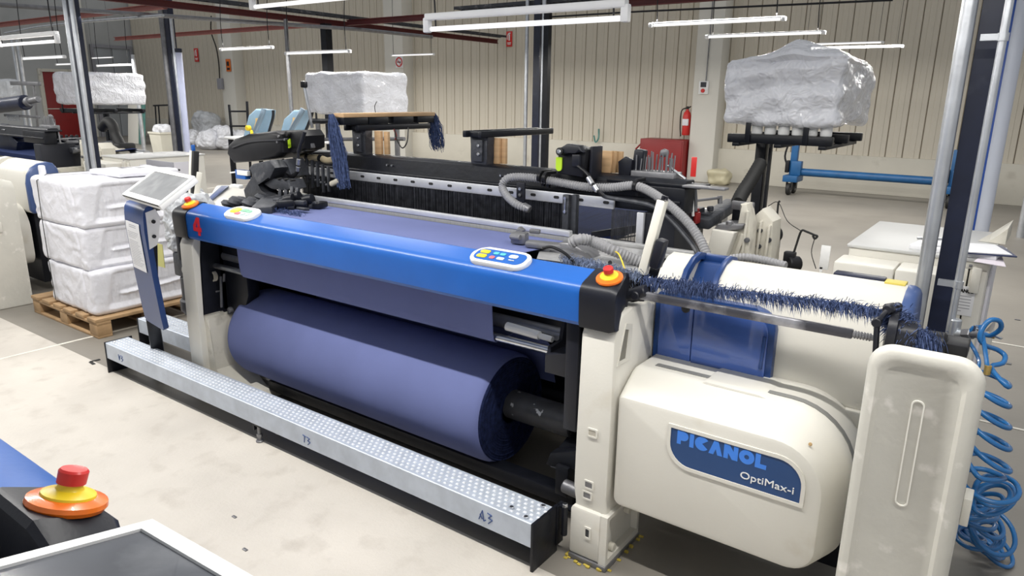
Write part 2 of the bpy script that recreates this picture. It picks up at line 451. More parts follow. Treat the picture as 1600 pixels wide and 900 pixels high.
steel('red_beam', (-11.2, 9.95, 3.04), (2, 9.95, 3.04), .10, .14, DRED, 'dark red overhead beam above the red cabinet and the wall extinguisher', 'beam')
bm = NB(); tube(bm, [(-12.711, 4.294, 2.900), (-11.869, 6.663, 2.900), (-11.430, 8.065, 2.900), (-10.823, 9.887, 2.900), (-10.770, 11.906, 2.900)], .035, 10); single('overhead_pipe', bm, MGREY, 'long grey pipe sloping across the top left below the red beam', 'pipe')
bm = NB(); tube(bm, [(-17.325, 6.300, 2.811), (-15.740, 6.300, 2.866), (-13.678, 6.300, 2.874), (-11.276, 6.300, 2.847)], .022, 8); single('overhead_pipe', bm, GALV, 'thin pale pipe rising right across the grey wall', 'pipe')
bm = NB(); tube(bm, [(-6.457, 9.700, 2.886), (-4.834, 9.700, 2.883), (-3.048, 9.700, 2.856), (-1.620, 9.700, 2.836)], .014, 6); single('overhead_wire', bm, BLACKM, 'thin dark cable stretched below the red beam at upper right', 'cable')
bm = NB()
P0 = Vector((-11.18, 3.0, 3.14))
for k in range(60):
    y = 3.0 + k * .2; box(bm, (-11.2, y, 3.11), (-11.02, y + .02, 3.125))
bar(bm, (-11.2, 3, 3.13), (-11.2, 14.9, 3.13), .012, .05); bar(bm, (-11.02, 3, 3.13), (-11.02, 14.9, 3.13), .012, .05)
single('cable_tray', bm, DGREY, 'perforated dark cable tray lying along the long red beam', 'cable tray')
bm = NB()
for k in range(42):
    x = -8.4 + k * .2; box(bm, (x, 9.85, 3.12), (x + .02, 10.05, 3.135))
bar(bm, (-8.4, 9.85, 3.14), (0, 9.85, 3.14), .012, .05); bar(bm, (-8.4, 10.05, 3.14), (0, 10.05, 3.14), .012, .05)
single('cable_tray', bm, DGREY, 'perforated dark cable tray lying along the beam above the red cabinet', 'cable tray')

# hanging fluorescent lamps
def lamp(x0, y, z, label, length=1.2, cords=True, housing=False):
    t = thing('hanging_lamp', label, 'lamp', (x0 + length / 2, y, z), 'fluorescent lamps hanging in rows')
    bm = NB(); cyl(bm, (x0 + .03, y, z), (x0 + length - .03, y, z), .013, 10); ob('lamp_tube', bm, TUBEM, t)
    bm = NB()
    if housing: box(bm, (x0 - .005, y - .022, z + .045), (x0 + length + .005, y + .022, z + .08), .006)
    else: box(bm, (x0, y - .012, z + .013), (x0 + length, y + .012, z + .024), .003)
    ob('housing', bm, TUBEF, t)
    for x in (x0, x0 + length):
        bm = NB(); h = .06 if housing else .02
        box(bm, (x - .02, y - .018, z - .018), (x + .02, y + .018, z + h), .007); ob('lamp_holder', bm, TUBEF, t)
    zt = 3.0 if y < 9 else 5.2
    for x in (x0 + .06, x0 + length - .06):
        bm = NB(); tube(bm, [(x, y, z + .012), (x - .01, y, z + .35), (x + .02, y + .01, zt)], .005 if cords else .003, 5, 4); ob('cord', bm, BLACK, t)
    if y < 9: bm = NB(); bar(bm, (x0 - .1, y + .01, zt), (x0 + length + .1, y + .01, zt), .02, .02); ob('hanger_rail', bm, MGREY, t)
lp = (-2.791, 3.050, 2.048); LZ = lp[2]
lamp(lp[0], 3.05, LZ, 'nearest bright fluorescent lamp, crossing the top centre above the navy post', housing=True)
lp = (-4.345, 3.050, 2.250); lamp(lp[0], 3.05, lp[2], 'fluorescent lamp at the top edge, left of the nearest bright one', housing=True)
lp = (-3.070, 6.400, 2.352); lamp(lp[0], 6.4, lp[2], 'fluorescent lamp just above the bagged creel, second brightest')
lp = (-3.090, 7.850, 2.353); lamp(lp[0], 7.85, lp[2], 'fluorescent lamp directly over the bag on the single-post creel')
lp = (-2.947, 11.700, 2.452); lamp(lp[0], 11.7, lp[2], 'thin fluorescent lamp right of the bagged creel, the lower of two', cords=False)
lp = (-3.408, 12.900, 2.594); lamp(lp[0], 12.9, lp[2], 'thin fluorescent lamp right of the bagged creel, the upper of two', cords=False)
lp = (-9.741, 6.250, 2.297); lamp(lp[0], 6.25, lp[2], 'white fluorescent lamp over the fire extinguisher pilaster')
lp = (-7.990, 6.050, 2.195); lamp(lp[0], 6.05, lp[2], 'white fluorescent lamp crossing the dark post behind the shrouded creel')
lp = (-7.999, 2.850, 2.101); lamp(lp[0], 2.85, lp[2], 'white fluorescent lamp at the far left edge of the hall', housing=True)
lp = (-11.377, 11.300, 2.507); lamp(lp[0], 11.3, lp[2], 'dim fluorescent lamp below the no-smoking pilaster top')
lp = (-10.974, 4.150, 2.097); lamp(lp[0], 4.15, lp[2], 'small fluorescent lamp left of the red door')
lp = (-22.506, 10.300, 2.616); lamp(lp[0], 10.3, lp[2], 'small fluorescent lamp above the grey door, upper of two', cords=False)
lp = (-15.940, 6.600, 2.195); lamp(lp[0], 6.6, lp[2], 'small fluorescent lamp above the red door')
lp = (-14.047, 6.500, 2.142); lamp(lp[0], 6.5, lp[2], 'small fluorescent lamp above the grey door, lower of two')

# posts
def post(x, y, w, m, label, z1=4.6, cat='post', z0=0):
    bm = NB(); prism(bm, [(x - w / 2, y - w / 2), (x + w / 2, y - w / 2), (x + w / 2, y + w / 2), (x - w / 2, y + w / 2)], 'z', z0, z1, 0)
    box(bm, (x - w, y - w, z0), (x + w, y + w, z0 + .015), .004)
    return single('steel_post', bm, m, label, cat)
def pipe(x, y, r, m, label, z0=0, z1=4.6, cat='pipe', name='vertical_pipe', clips=()):
    t = thing(name, label, cat, (x, y, z0))
    bm = NB(); cyl(bm, (x, y, z0), (x, y, z1), r, 16); ob('pipe_body', bm, m, t)
    for z in clips:
        bm = NB(); cyl(bm, (x, y, z - .012), (x, y, z + .012), r * 1.35, 16); bar(bm, (x, y, z), (x - .06, y, z), .02, .02); ob('clamp', bm, GALV, t)
    return t
np_ = (-0.184, 2.950, 0.951)
post(np_[0], 2.95, .068, NAVY, 'dark navy square post between bright pipes, right beside the white drive housing')
pp = (-0.251, 2.880, 0.955); pipe(pp[0], 2.88, .024, GALV, 'thick galvanised pipe left of the dark navy post at right')
pp = (-0.140, 2.800, 0.973); pipe(pp[0], 2.80, .012, GALV, 'thin galvanised air pipe right of the dark navy post', clips=(1.10, 1.9), z0=.2)
pp = (-0.159, 4.300, 1.040)
t = thing('white_tube', 'tall white tube with blue stripe and blue cap standing behind the control cabinet', 'tube', (pp[0], 4.3, 0))
bm = NB(); cyl(bm, (pp[0], 4.3, 0), (pp[0], 4.3, 2.46), .034, 18); ob('tube_body', bm, mat('pale_tube', (.55, .58, .66), .3, 0, .03), t)
bm = NB(); box(bm, (pp[0] - .037, 4.3 - .02, 0), (pp[0] - .026, 4.3 - .008, 2.46), .002); ob('stripe', bm, mat('stripe_blue', (.01, .06, .30), .4), t)
bm = NB(); cyl(bm, (pp[0], 4.3, 2.44), (pp[0], 4.3, 2.52), .041, 18, bev=.006); ob('cap', bm, mat('cap_blue', (.01, .09, .35), .4), t)

post(-6.645, 2.95, .062, NAVY, 'dark navy post between bright pipes behind the wrapped bales')
pipe(-6.715, 2.92, .026, GALV, 'galvanised pipe left of the dark post behind the wrapped bales')
pipe(-6.565, 2.90, .020, GALV, 'slim galvanised pipe right of the dark post behind the wrapped bales', clips=(.98,))
post(-13.15, 7.45, .12, NAVY, 'dark post with grey pipe standing left of the bagged rubbish')
pipe(-13.29, 7.4, .06, MGREY, 'grey pipe on the left of the post near the bagged rubbish')
pipe(-13.0, 7.4, .03, GALV, 'bright pipe on the right of the post near the bagged rubbish', z1=3.0)
pp = (-12.743, 7.300, 0.694); pq = (-12.687, 7.300, 2.386)
t = thing('leaning_tube', 'lilac white plastic tube with dark blue cap leaning beside a post', 'tube', (pp[0], 7.3, 0))
bm = NB(); cyl(bm, (pp[0], 7.3, 0), (pq[0], 7.3, pq[2]), .055, 16); ob('tube_body', bm, mat('lilac_tube', (.42, .45, .60), .35, 0, .03), t)
bm = NB(); cyl(bm, (pq[0], 7.3, pq[2]), (pq[0], 7.3, pq[2] + .07), .062, 16, bev=.01); ob('cap', bm, NAVY, t)
post(-6.68, 9.9, .12, NAVY, 'dark navy post rising behind the right-hand support arm', z1=5)
pipe(-6.52, 9.8, .035, GALV, 'galvanised pipe right beside the navy post at centre', z1=5)
pipe(-6.84, 9.8, .03, GALV, 'galvanised pipe left beside the navy post at centre', z1=5)
pp = (-6.318, 9.600, 1.229)
post(pp[0], 9.6, .09, BLACKM, 'slim black post standing right of the navy post at centre', z1=2.95)
post(-11.2, 9.42, .15, BLACKM, 'thick black post rising behind the grey shrouded creel', z1=2.98)
pp = (-10.915, 8.300, 1.989); pipe(pp[0], 8.3, .035, MGREY, 'grey pipe standing left of the grey shrouded creel', z1=2.95)
pp = (-18.808, 9.600, 1.751); pipe(pp[0], 9.6, .05, GALV, 'galvanised pipe in front of the grey door, hooked at its top', z1=2.6)
for k, (px, lab) in enumerate(((24, 'left one of two bright pipes by the red door'), (33, 'right one of two bright pipes by the red door'))):
    pp = (-17.043, 6.300, 1.961) if k == 0 else (-16.795, 6.300, 1.960)
    pipe(pp[0], 6.3, .03, GALV, lab, z1=2.75)

# ------------------------------------------------------------------ the big weaving loom
LOOM = thing('weaving_loom', 'large cream and blue weaving loom with a blue front beam, painted with a red 4', 'loom', (-2.4, 2.6, 0))
def part(name, bm, m, parent=LOOM, **k): return ob(name, bm, m, parent, **k)

# right column: front leg, arched side plate, foot
xr0, xr1 = -1.188, -1.055
bm = NB()
prism(bm, [(2.07, .215), (2.205, .215), (2.19, .30), (2.20, .60), (2.235, .70), (2.30, .735), (2.375, .75), (2.385, .955), (2.33, .985), (2.2, .992), (2.125, .985), (2.09, .945), (2.067, .90), (2.064, .5), (2.062, .30)], 'x', xr0, xr1, .012)
leg = part('frame_column', bm, CREAM)
bm = NB(); ringprism(bm, [(2.09, .80), (2.185, .80), (2.19, .93), (2.14, .945)], [(2.10, .815), (2.15, .812), (2.165, .915), (2.135, .925)], 'x', xr1, xr1 + .004); ob('pocket_rim', bm, CREAM, leg)
bm = NB(); prism(bm, [(2.10, .815), (2.15, .812), (2.165, .915), (2.135, .925)], 'x', xr1 - .001, xr1 + .0015); ob('pocket', bm, mat('pocket_shade', (.20, .19, .16), .6), leg)  # dark panel on the face, the shade of the recess put into its colour
for (z0, z1, xo) in ((.52, .555, .045), (.31, .345, .04), (.265, .30, .035)):
    bm = NB(); ringprism(bm, rrect(xr0 + xo, z0, xr0 + xo + .042, z1, .006, 2), rrect(xr0 + xo + .006, z0 + .006, xr0 + xo + .036, z1 - .006, .003, 2), 'y', 2.066, 2.058); ob('slot_rim', bm, CREAM, leg)
    bm = NB(); box(bm, (xr0 + xo + .006, 2.063, z0 + .006), (xr0 + xo + .036, 2.06, z1 - .006)); ob('slot', bm, MGREY if z0 < .4 else CREAMD, leg)
bm = NB()
prism(bm, [(xr0 - .004, 2.052), (xr1 - .012, 2.052), (xr1 - .012, 2.325), (xr0 - .004, 2.325)], 'z', .022, .225, .012)
ringprism(bm, [(2.052, .022), (2.325, .022), (2.325, .19), (2.24, .225), (2.052, .225)], [(2.068, .045), (2.31, .045), (2.31, .18), (2.235, .21), (2.068, .21)], 'x', xr1 - .014, xr1 + .016)
foot = part('foot_block', bm, CREAM)
bm = NB(); ringprism(bm, rrect(xr0 + .055, .11, xr0 + .085, .16, .005, 2), rrect(xr0 + .062, .118, xr0 + .078, .152, .003, 2), 'y', 2.054, 2.047); ob('slot_rim', bm, CREAM, foot)
bm = NB(); box(bm, (xr0 + .062, 2.0535, .118), (xr0 + .078, 2.05, .152)); ob('slot', bm, DGREY, foot)
for y, z in ((2.13, .06), (2.25, .16)):
    bm = NB(); cyl(bm, (xr1 - .012, y, z), (xr1 + .012, y, z), .017, 12, bev=.003); ob('boss', bm, CREAMD, foot)
bm = NB(); box(bm, (xr0 - .008, 2.046, .0), (xr1 + .02, 2.332, .022), .004); part('levelling_pad', bm, MGREY)
bm = NB()
for k in range(26):
    a = random.random() * 6.28; p = (random.uniform(xr0 - .02, xr1 + .03), random.choice((2.04, 2.338)) + random.uniform(-.01, .01)) if k % 2 else (random.choice((xr0 - .014, xr1 + .026)), random.uniform(2.05, 2.33))
    box(bm, (p[0] - .008, p[1] - .006, 0), (p[0] + .008, p[1] + .006, random.uniform(.004, .012)), .002, 1)
part('yellow_glue', bm, mat('dried_glue', (.50, .38, .06), .6, 0, .2), kind='stuff')

# left column, its foot and the inner casting
xl0, xl1 = -3.79, -3.665
bm = NB()
prism(bm, [(2.06, .06), (2.16, .06), (2.105, .20), (2.095, .48), (2.095, .80), (2.14, .94), (2.12, .945), (2.09, .93), (2.066, .88), (2.064, .4)], 'x', xl0, xl1, .012)
part('frame_column', bm, CREAM)
bm = NB()
prism(bm, [(xl1 - .01, .475), (-3.635, .46), (-3.625, .40), (-3.61, .16), (-3.46, .075), (-3.33, .0), (xl0 - .02, .0), (xl0 - .02, .09), (xl1 - .01, .15)], 'y', 2.10, 2.30, .012)
box(bm, (xl0 - .03, 2.05, 0), (-3.33, 2.36, .045), .008)
lf = part('foot_casting', bm, CREAMD)
for x, z in ((-3.58, .06), (-3.44, .06)):
    bm = NB(); cyl(bm, (x, 2.10, .045), (x, 2.10, .075), .02, 6, bev=.004); ob('bolt', bm, DGREY, lf)
bm = NB(); prism(bm, [(2.10, .48), (2.34, .48), (2.36, .93), (2.12, .93)], 'x', xl0 + .02, xl1 + .005, .008); part('inner_plate', bm, BLACKM)
bm = NB(); cyl(bm, (xl0 - .05, 2.13, .72), (xl0 + .01, 2.13, .72), .042, 18, bev=.006); part('pivot_boss', bm, CREAM)
bm = NB(); box(bm, (xl0 - .19, 2.12, .66), (xl0 - .05, 2.24, .80), .012); cyl(bm, (xl0 - .12, 2.2, .42), (xl0 - .12, 2.2, .66), .075, 16, bev=.01); cyl(bm, (xl0 - .12, 2.2, .44), (xl0 - .12, 2.2, .52), .09, 16, bev=.01)
part('drive_motor', bm, DGREY)

# breast beam
bm = NB()
prism(bm, [(2.072, .928), (2.172, .94), (2.176, 1.092), (2.170, 1.106), (2.160, 1.113), (2.150, 1.114), (2.075, 1.0865), (2.064, 1.081), (2.055, 1.074), (2.0495, 1.066), (2.0465, 1.055), (2.0455, 1.042), (2.049, .945), (2.055, .932)], 'x', -3.655, -1.188, .0)
beam = part('breast_beam', bm, BLUE, sharp=22)
bm = NB()
def q4(P): prism(bm, [(-3.585 + x * .072, .962 + z * .098) for x, z in P], 'y', 2.0462, 2.0430)
q4([(.0, .22), (1.0, .22), (1.0, .44), (.0, .44)]); q4([(.58, 0), (.84, 0), (.84, .215), (.58, .215)]); q4([(.58, .445), (.84, .445), (.84, 1), (.58, 1)]); q4([(.0, .445), (.30, .445), (.575, .80), (.575, 1.0), (.50, 1.0), (.0, .52)])
ob('number', bm, REDP, beam, label='red stencilled number 4')
capprof = [(2.072, .924), (2.182, .936), (2.186, 1.094), (2.178, 1.110), (2.166, 1.118), (2.150, 1.118), (2.073, 1.090), (2.060, 1.084), (2.050, 1.075), (2.0445, 1.066), (2.042, 1.055), (2.041, 1.04), (2.045, .942), (2.052, .928)]
def endcap(x0, x1, sgn):
    bm = NB(); n = len(capprof)
    A = [bm.verts.new((x0, y, z)) for y, z in capprof]
    B = [bm.verts.new((x1 - sgn * .02, y, z)) for y, z in capprof]
    cy, cz = 2.115, 1.0
    Cc = [bm.verts.new((x1 - sgn * .0 - sgn * (.025 * max(0, (y - 2.10) / .08)), cy + (y - cy) * .90, cz + (z - cz) * .90)) for y, z in capprof]
    bm.faces.new(A); bm.faces.new(Cc[::-1])
    for a, b in ((A, B), (B, Cc)):
        for i in range(n): bm.faces.new((a[i], b[i], b[(i + 1) % n], a[(i + 1) % n]))
    return part('end_cap', bm, CAPM, sharp=40)
endcap(-1.188, -1.052, 1); endcap(-3.655, -3.80, -1)
bm = NB(); prism(bm, [(2.03 + .05, .78), (2.20, .80), (2.30, .96), (2.27, 1.09), (2.12, 1.06), (2.08, .95)], 'x', -3.85, -3.80, .01); part('side_shield', bm, CAPM)

TILT = math.radians(20)
def estop(x, y, z, parent, s=.70, sg=1):
    ax = (0, -sg * math.sin(TILT), math.cos(TILT))
    S = lambda P: [(r * s, h * s) for r, h in P]
    t0 = NB(); lathe(t0, S([(.064, 0), (.068, .008), (.066, .016), (.050, .021), (.046, .022)]), (x, y, z), ax, n=28); a = ob('stop_ring', t0, ORANGE, parent)
    t0 = NB(); lathe(t0, S([(.047, .018), (.045, .026), (.034, .030), (.024, .033), (.021, .037), (.020, .048)]), (x, y, z), ax, n=24); ob('stop_cone', t0, YELLOW, a)
    t0 = NB(); lathe(t0, S([(.019, .042), (.0245, .044), (.025, .066), (.022, .070), (.012, .068), (0, .069)]), (x, y, z), ax, n=24); ob('stop_button', t0, RED, a)
estop((-1.106, 2.105, 1.100)[0], 2.104, 1.100, LOOM)
estop((-3.694, 2.105, 1.113)[0], 2.104, 1.100, LOOM)

def keypad(cx, cy, z, w, h, parent, btns, face=BLUE, sg=1):
    RX = Matrix.Rotation(sg * TILT, 3, 'X'); c0 = Vector((cx, cy, z))
    def put(name, bm, m, par):
        for v in bm.verts: v.co = c0 + RX @ (v.co - c0)
        return ob(name, bm, m, par)
    bm = NB(); prism(bm, [(cx + p[0], cy + p[1]) for p in rrect(-w / 2, -h / 2, w / 2, h / 2, h * .42, 6)], 'z', z - .002, z + .018, .005)
    k = put('keypad', bm, WHITE, parent)
    bm = NB(); prism(bm, [(cx + p[0], cy + p[1]) for p in rrect(-w * .44, -h * .36, w * .44, h * .36, h * .30, 6)], 'z', z + .0175, z + .0192); put('key_panel', bm, face, k)
    for bx, by, bw, bh, m in btns:
        bm = NB(); prism(bm, [(cx + bx * w + p[0], cy + by * h + p[1]) for p in rrect(-bw * w / 2, -bh * h / 2, bw * w / 2, bh * h / 2, min(bw * w, bh * h) * .4, 4)], 'z', z + .019, z + .022, .001); put('key', bm, m, k)
    return k
GREYB = mat('pale_key', (.55, .58, .62), .5, 0, .25, 120)
keypad((-1.574, 2.105, 1.100)[0], 2.108, 1.098, .262, .105, LOOM, [(-.30, .14, .17, .22, YELLOW), (-.29, -.15, .17, .22, YELLOW), (-.10, .14, .10, .17, TEAL), (.02, .14, .10, .17, TEAL), (-.10, -.15, .09, .18, PINK), (.05, -.15, .13, .17, GREYB), (.22, .10, .15, .22, GREYB), (.24, -.14, .10, .05, GREYB)])
kp = keypad((-3.217, 2.105, 1.109)[0], 2.108, 1.098, .235, .105, LOOM, [(-.24, .05, .28, .48, YELLOW), (-.05, -.18, .17, .22, PINK), (.02, .16, .22, .24, GREEN), (.20, .12, .14, .22, GREEN), (.12, -.16, .12, .22, GREYB), (.27, -.12, .12, .22, GREYB)], face=mat('pale_teal_face', (.42, .55, .52), .5, 0, .15, 50))

# rods and brackets under the beam
bm = NB(); cyl(bm, (-3.66, 2.195, .752), (-1.36, 2.195, .752), .016, 16); part('guide_rod', bm, STEEL)
bm = NB(); cyl(bm, (-3.66, 2.26, .80), (-1.36, 2.26, .80), .028, 16); part('take_up_roller', bm, MGREY)
bm = NB(); box(bm, (-3.64, 2.30, .84), (-1.36, 2.40, .91), .008); part('inner_rail', bm, DGREY)
bm = NB(); cyl(bm, (-1.62, 2.215, .80), (-1.40, 2.215, .79), .012, 10); cyl(bm, (-1.62, 2.215, .80), (-1.46, 2.215, .793), .018, 10); part('white_roller', bm, WHITE)
bm = NB()
prism(bm, [(2.10, .72), (2.24, .72), (2.26, .93), (2.22, .93), (2.20, .80), (2.12, .80)], 'x', -1.36, -1.345, .003)
prism(bm, [(-1.36, .70), (-1.23, .70), (-1.21, .76), (-1.21, .93), (-1.25, .93), (-1.26, .79), (-1.36, .775)], 'y', 2.10, 2.24, .006)
box(bm, (-1.265, 2.09, .50), (-1.21, 2.20, .93), .006)
part('rod_bracket', bm, CAPM)
bm = NB(); prism(bm, [(2.12, .30), (2.9, .12), (3.6, .12), (3.6, .95), (2.3, .95), (2.24, .6)], 'x', -1.205, -1.185, .003); part('side_plate', bm, BLACKM)
bm = NB(); prism(bm, [(2.22, .10), (3.6, .10), (3.6, 1.0), (2.35, 1.0), (2.22, .9)], 'x', -3.70, -3.66, .004); part('side_plate', bm, BLACKM)
bm = NB(); box(bm, (-3.66, 2.85, .05), (-1.20, 2.92, .97), .01); part('dark_backdrop', bm, BLACKM)  # black backdrop added so the inside of the loom reads as deep shade
bm = NB(); box(bm, (-3.66, 2.60, .62), (-1.20, 2.85, .90), .02); part('sley_beam', bm, BLACKM)
# take-up tube and its cradle, right
bm = NB(); cyl(bm, (-1.73, 2.4, .335 + .03), (-1.385, 2.4, .335 + .03), .066, 28, bev=.006)
part('take_up_tube', bm, mat('chipped_tube', (.075, .075, .08), .45, .3, .2, 12, .1, 40, dirt=((.60, .60, .60), 22, .64, .67)))
bm = NB(); cyl(bm, (-1.39, 2.4, .365), (-1.25, 2.4, .365), .03, 12)
prism(bm, [(2.22, .24), (2.30, .20), (2.50, .30), (2.46, .46), (2.42, .46), (2.40, .33), (2.26, .29)], 'x', -1.40, -1.34, .004)
prism(bm, [(-1.42, .24), (-1.25, .27), (-1.25, .36), (-1.40, .30)], 'y', 2.22, 2.28, .006)
box(bm, (-1.36, 2.20, .14), (-1.30, 2.26, .27), .006)
part('tube_cradle', bm, BLACKM)
bm = NB(); cyl(bm, (-1.31, 2.19, .20), (-1.19, 2.19, .19), .028, 12, bev=.004); part('lever', bm, MGREY)

# left drive works, seen below the beam
bm = NB()
prism(bm, [(-3.66, .48), (-3.50, .48), (-3.44, .60), (-3.45, .93), (-3.66, .93)], 'y', 2.24, 2.32, .012)
box(bm, (-3.66, 2.56, .04), (-3.30, 2.60, .93), .004)  # added black sheet closing the view behind, standing for interior shade
prism(bm, [(-3.64, .12), (-3.36, .10), (-3.30, .30), (-3.40, .50), (-3.64, .50)], 'y', 2.40, 2.5, .012)
works = part('gear_case', bm, BLACKM)
gp = (-3.668, 2.190, 0.692)
bm = NB(); gx, gz = gp[0], gp[2]
ringprism(bm, [(gx + .030 * math.cos(a * .2618), gz + .030 * math.sin(a * .2618)) for a in range(24)], [(gx + .021 * math.cos(a * .2618), gz + .021 * math.sin(a * .2618)) for a in range(24)], 'y', 2.17, 2.19)
for k in range(8): bar(bm, (gx, 2.18, gz), (gx + .023 * math.cos(k * .785), 2.18, gz + .023 * math.sin(k * .785)), .005, .01, up=(0, 1, 0))
cyl(bm, (gx, 2.165, gz), (gx, 2.2, gz), .008, 10)
ob('gear', bm, mat('bone_plastic', (.50, .46, .38), .5), works)
for b in ((-3.827, 2.190, 0.782), (-3.788, 2.190, 0.746), (-3.673, 2.190, 0.848), (-3.670, 2.190, 0.601)):
    bm = NB(); cyl(bm, (b[0], b[1] - .012, b[2]), (b[0], b[1] + .02, b[2]), .012, 8, bev=.003); ob('bolt', bm, MGREY, works)
bm = NB(); tube(bm, [(-3.792, 2.170, 0.790), (-3.749, 2.160, 0.831), (-3.710, 2.160, 0.866), (-3.693, 2.170, 0.911)], .004, 6, 3); tube(bm, [(-3.836, 2.150, 0.696), (-3.788, 2.140, 0.755), (-3.750, 2.150, 0.766), (-3.727, 2.150, 0.713), (-3.748, 2.150, 0.634), (-3.831, 2.150, 0.504)], .007, 6, 4); ob('cable', bm, BLACK, works)
bm = NB(); bar(bm, (-3.749, 2.170, 0.706), (-3.766, 2.170, 0.569), .022, .015); bar(bm, (-3.593, 2.180, 0.702), (-3.617, 2.180, 0.517), .008, .01); bar(bm, (-3.575, 2.190, 0.718), (-3.583, 2.190, 0.672), .008, .01); ob('link_rod', bm, MGREY, works)
bm = NB()
for k in range(26):
    p0 = Vector((-3.845, 2.280, 0.411)) + Vector((random.uniform(-.06, .30), random.uniform(-.04, .16), random.uniform(-.22, .14)))
    M = Matrix.Rotation(random.uniform(-.6, .6), 3, 'Y') @ Matrix.Rotation(random.uniform(-.5, .5), 3, 'Z')
    obox(bm, p0, (random.uniform(.05, .12), random.uniform(.03, .07), random.uniform(.03, .07)), M, .008)
    if k % 2: cyl(bm, p0 + Vector((0, -.05, 0)), p0 + Vector((.01, .04, .0)), random.uniform(.018, .03), 12, bev=.004)
part('brake_linkage', bm, DGREY)
bm = NB(); box(bm, (-3.33, 2.25, .06), (-1.3, 2.33, .12), .006); part('low_crossbar', bm, BLACKM)
bm = NB(); prism(bm, [(-3.40, .0), (-3.28, .0), (-3.22, .06), (-3.25, .11), (-3.36, .12)], 'y', 2.10, 2.20, .008); part('foot_lug', bm, CREAMD)

# reed, healds, heald frame and top beam
bm = NB(); box(bm, (-3.80, 2.735, 1.085), (-1.655, 2.765, 1.112), .004); reed = part('reed', bm, ALU)
bm = NB(); box(bm, (-3.80, 2.74, 1.045), (-1.655, 2.76, 1.085), .002); ob('reed_baulk', bm, mat('reed_grey', (.28, .28, .27), .5, .2, .2, 40, stretch=(20, 1, 1)), reed)
RY = 2.95
bm = NB(); box(bm, (-3.85, RY, 1.198), (-1.55, RY + .015, 1.25), .003); rail = part('heald_rail', bm, ALU)
for k in range(16):
    x = -3.66 + k * .138
    bm = NB(); prism(bm, [(x + a, 1.226 + b) for a, b in rrect(-.016, -.007, .016, .007, .007, 3)], 'y', RY - .0015, RY + .004); ob('slot', bm, RUBBER, rail)
bm = NB()
for k in range(620):
    x = -3.82 + (k + random.uniform(-.4, .4)) * (2.03 / 620)
    w = random.uniform(.0004, .0009); y = RY - random.uniform(.0, .012)
    xe = x + random.uniform(-.004, .004)
    hexa(bm, [(xe - w, y, .93), (xe + w, y, .93), (xe + w, y + .002, .93), (xe - w, y + .002, .93), (x - w, y, 1.20), (x + w, y, 1.20), (x + w, y + .002, 1.20), (x - w, y + .002, 1.20)])
part('heald_wires', bm, HEALD, kind='stuff')
for dy in (.03, .06):
    bm = NB(); box(bm, (-3.85, RY + dy, .93), (-1.80, RY + dy + .006, 1.24)); part('heald_frame', bm, BLACKM)
bm = NB()
for z0, z1 in ((1.245, 1.262), (1.262, 1.335)): box(bm, (-3.98, 3.02 if z0 > 1.25 else 2.975, z0), (-1.235, 3.13, z1), .008)
tb = part('top_beam', bm, BLACKM)
bm = NB(); prism(bm, [(3.005, 1.262), (3.02, 1.335), (3.04, 1.346), (3.12, 1.346), (3.13, 1.335), (3.13, 1.262)], 'x', -3.98, -1.235, .004); ob('beam_cover', bm, BLACKM, tb)
for x in (-3.09, -3.05, -2.25, -2.21):
    bm = NB(); cyl(bm, (x, 3.0, 1.30), (x, 3.012, 1.30), .006, 8); ob('bolt', bm, STEEL, tb)
bm = NB(); box(bm, (-1.70, 2.985, 1.20), (-1.22, 3.10, 1.318), .006); box(bm, (-1.62, 3.0, 1.318), (-1.16, 3.13, 1.332), .003); part('beam_end_box', bm, BLACKM)
bm = NB(); box(bm, (-1.10 - .13, 2.97, 1.325), (-1.04, 3.03, 1.335), .002); part('flag_plate', bm, MGREY)
fp = (-1.194, 3.000, 1.372)
bm = NB(); box(bm, (fp[0] - .012, 2.995, fp[2]), (fp[0] + .012, 3.0, fp[2] + .085), .001); part('red_flag', bm, RED)
# right of the reed: upright slotted brackets, blue warp seen through, second harness strip
bm = NB(); ux = (-1.701, 2.900, 1.180)
box(bm, (-1.80, 2.90, .98), (-1.765, 2.93, 1.25), .003); box(bm, (-1.765, 2.92, .98), (-1.735, 2.95, 1.25), .003)
ub = part('upright_bracket', bm, DGREY)
bm = NB()
for z in (1.17, 1.235): cyl(bm, (-1.782, 2.89, z), (-1.782, 2.905, z), .007, 10)
box(bm, (-1.786, 2.893, 1.16), (-1.778, 2.90, 1.24), .002)
ob('steel_stud', bm, STEEL, ub)
bm = NB(); box(bm, (-1.42, 2.93, .98), (-1.385, 2.95, 1.20), .003); part('upright_strip', bm, ALU)
bm = NB()
for k in range(46):
    x = -1.56 + k * .0038 + random.uniform(-.001, .001); w = .0009
    hexa(bm, [(x - w, 2.955, .93), (x + w, 2.955, .93), (x + w, 2.957, .93), (x - w, 2.957, .93), (x - w, 2.955, 1.2), (x + w, 2.955, 1.2), (x + w, 2.957, 1.2), (x - w, 2.957, 1.2)])
part('heald_wires', bm, HEALD, kind='stuff')
bm = NB(); bar(bm, (-1.72, 3.06, 1.035), (-1.50, 3.35, 1.075), .01, .04); bar(bm, (-1.72, 3.06, 1.0), (-1.50, 3.35, 1.04), .008, .006); part('harness_strip', bm, DGREY)
bm = NB(); box(bm, (-1.40, 2.95, .60), (-1.24, 3.30, 1.20), .006); part('right_housing', bm, CAPM)
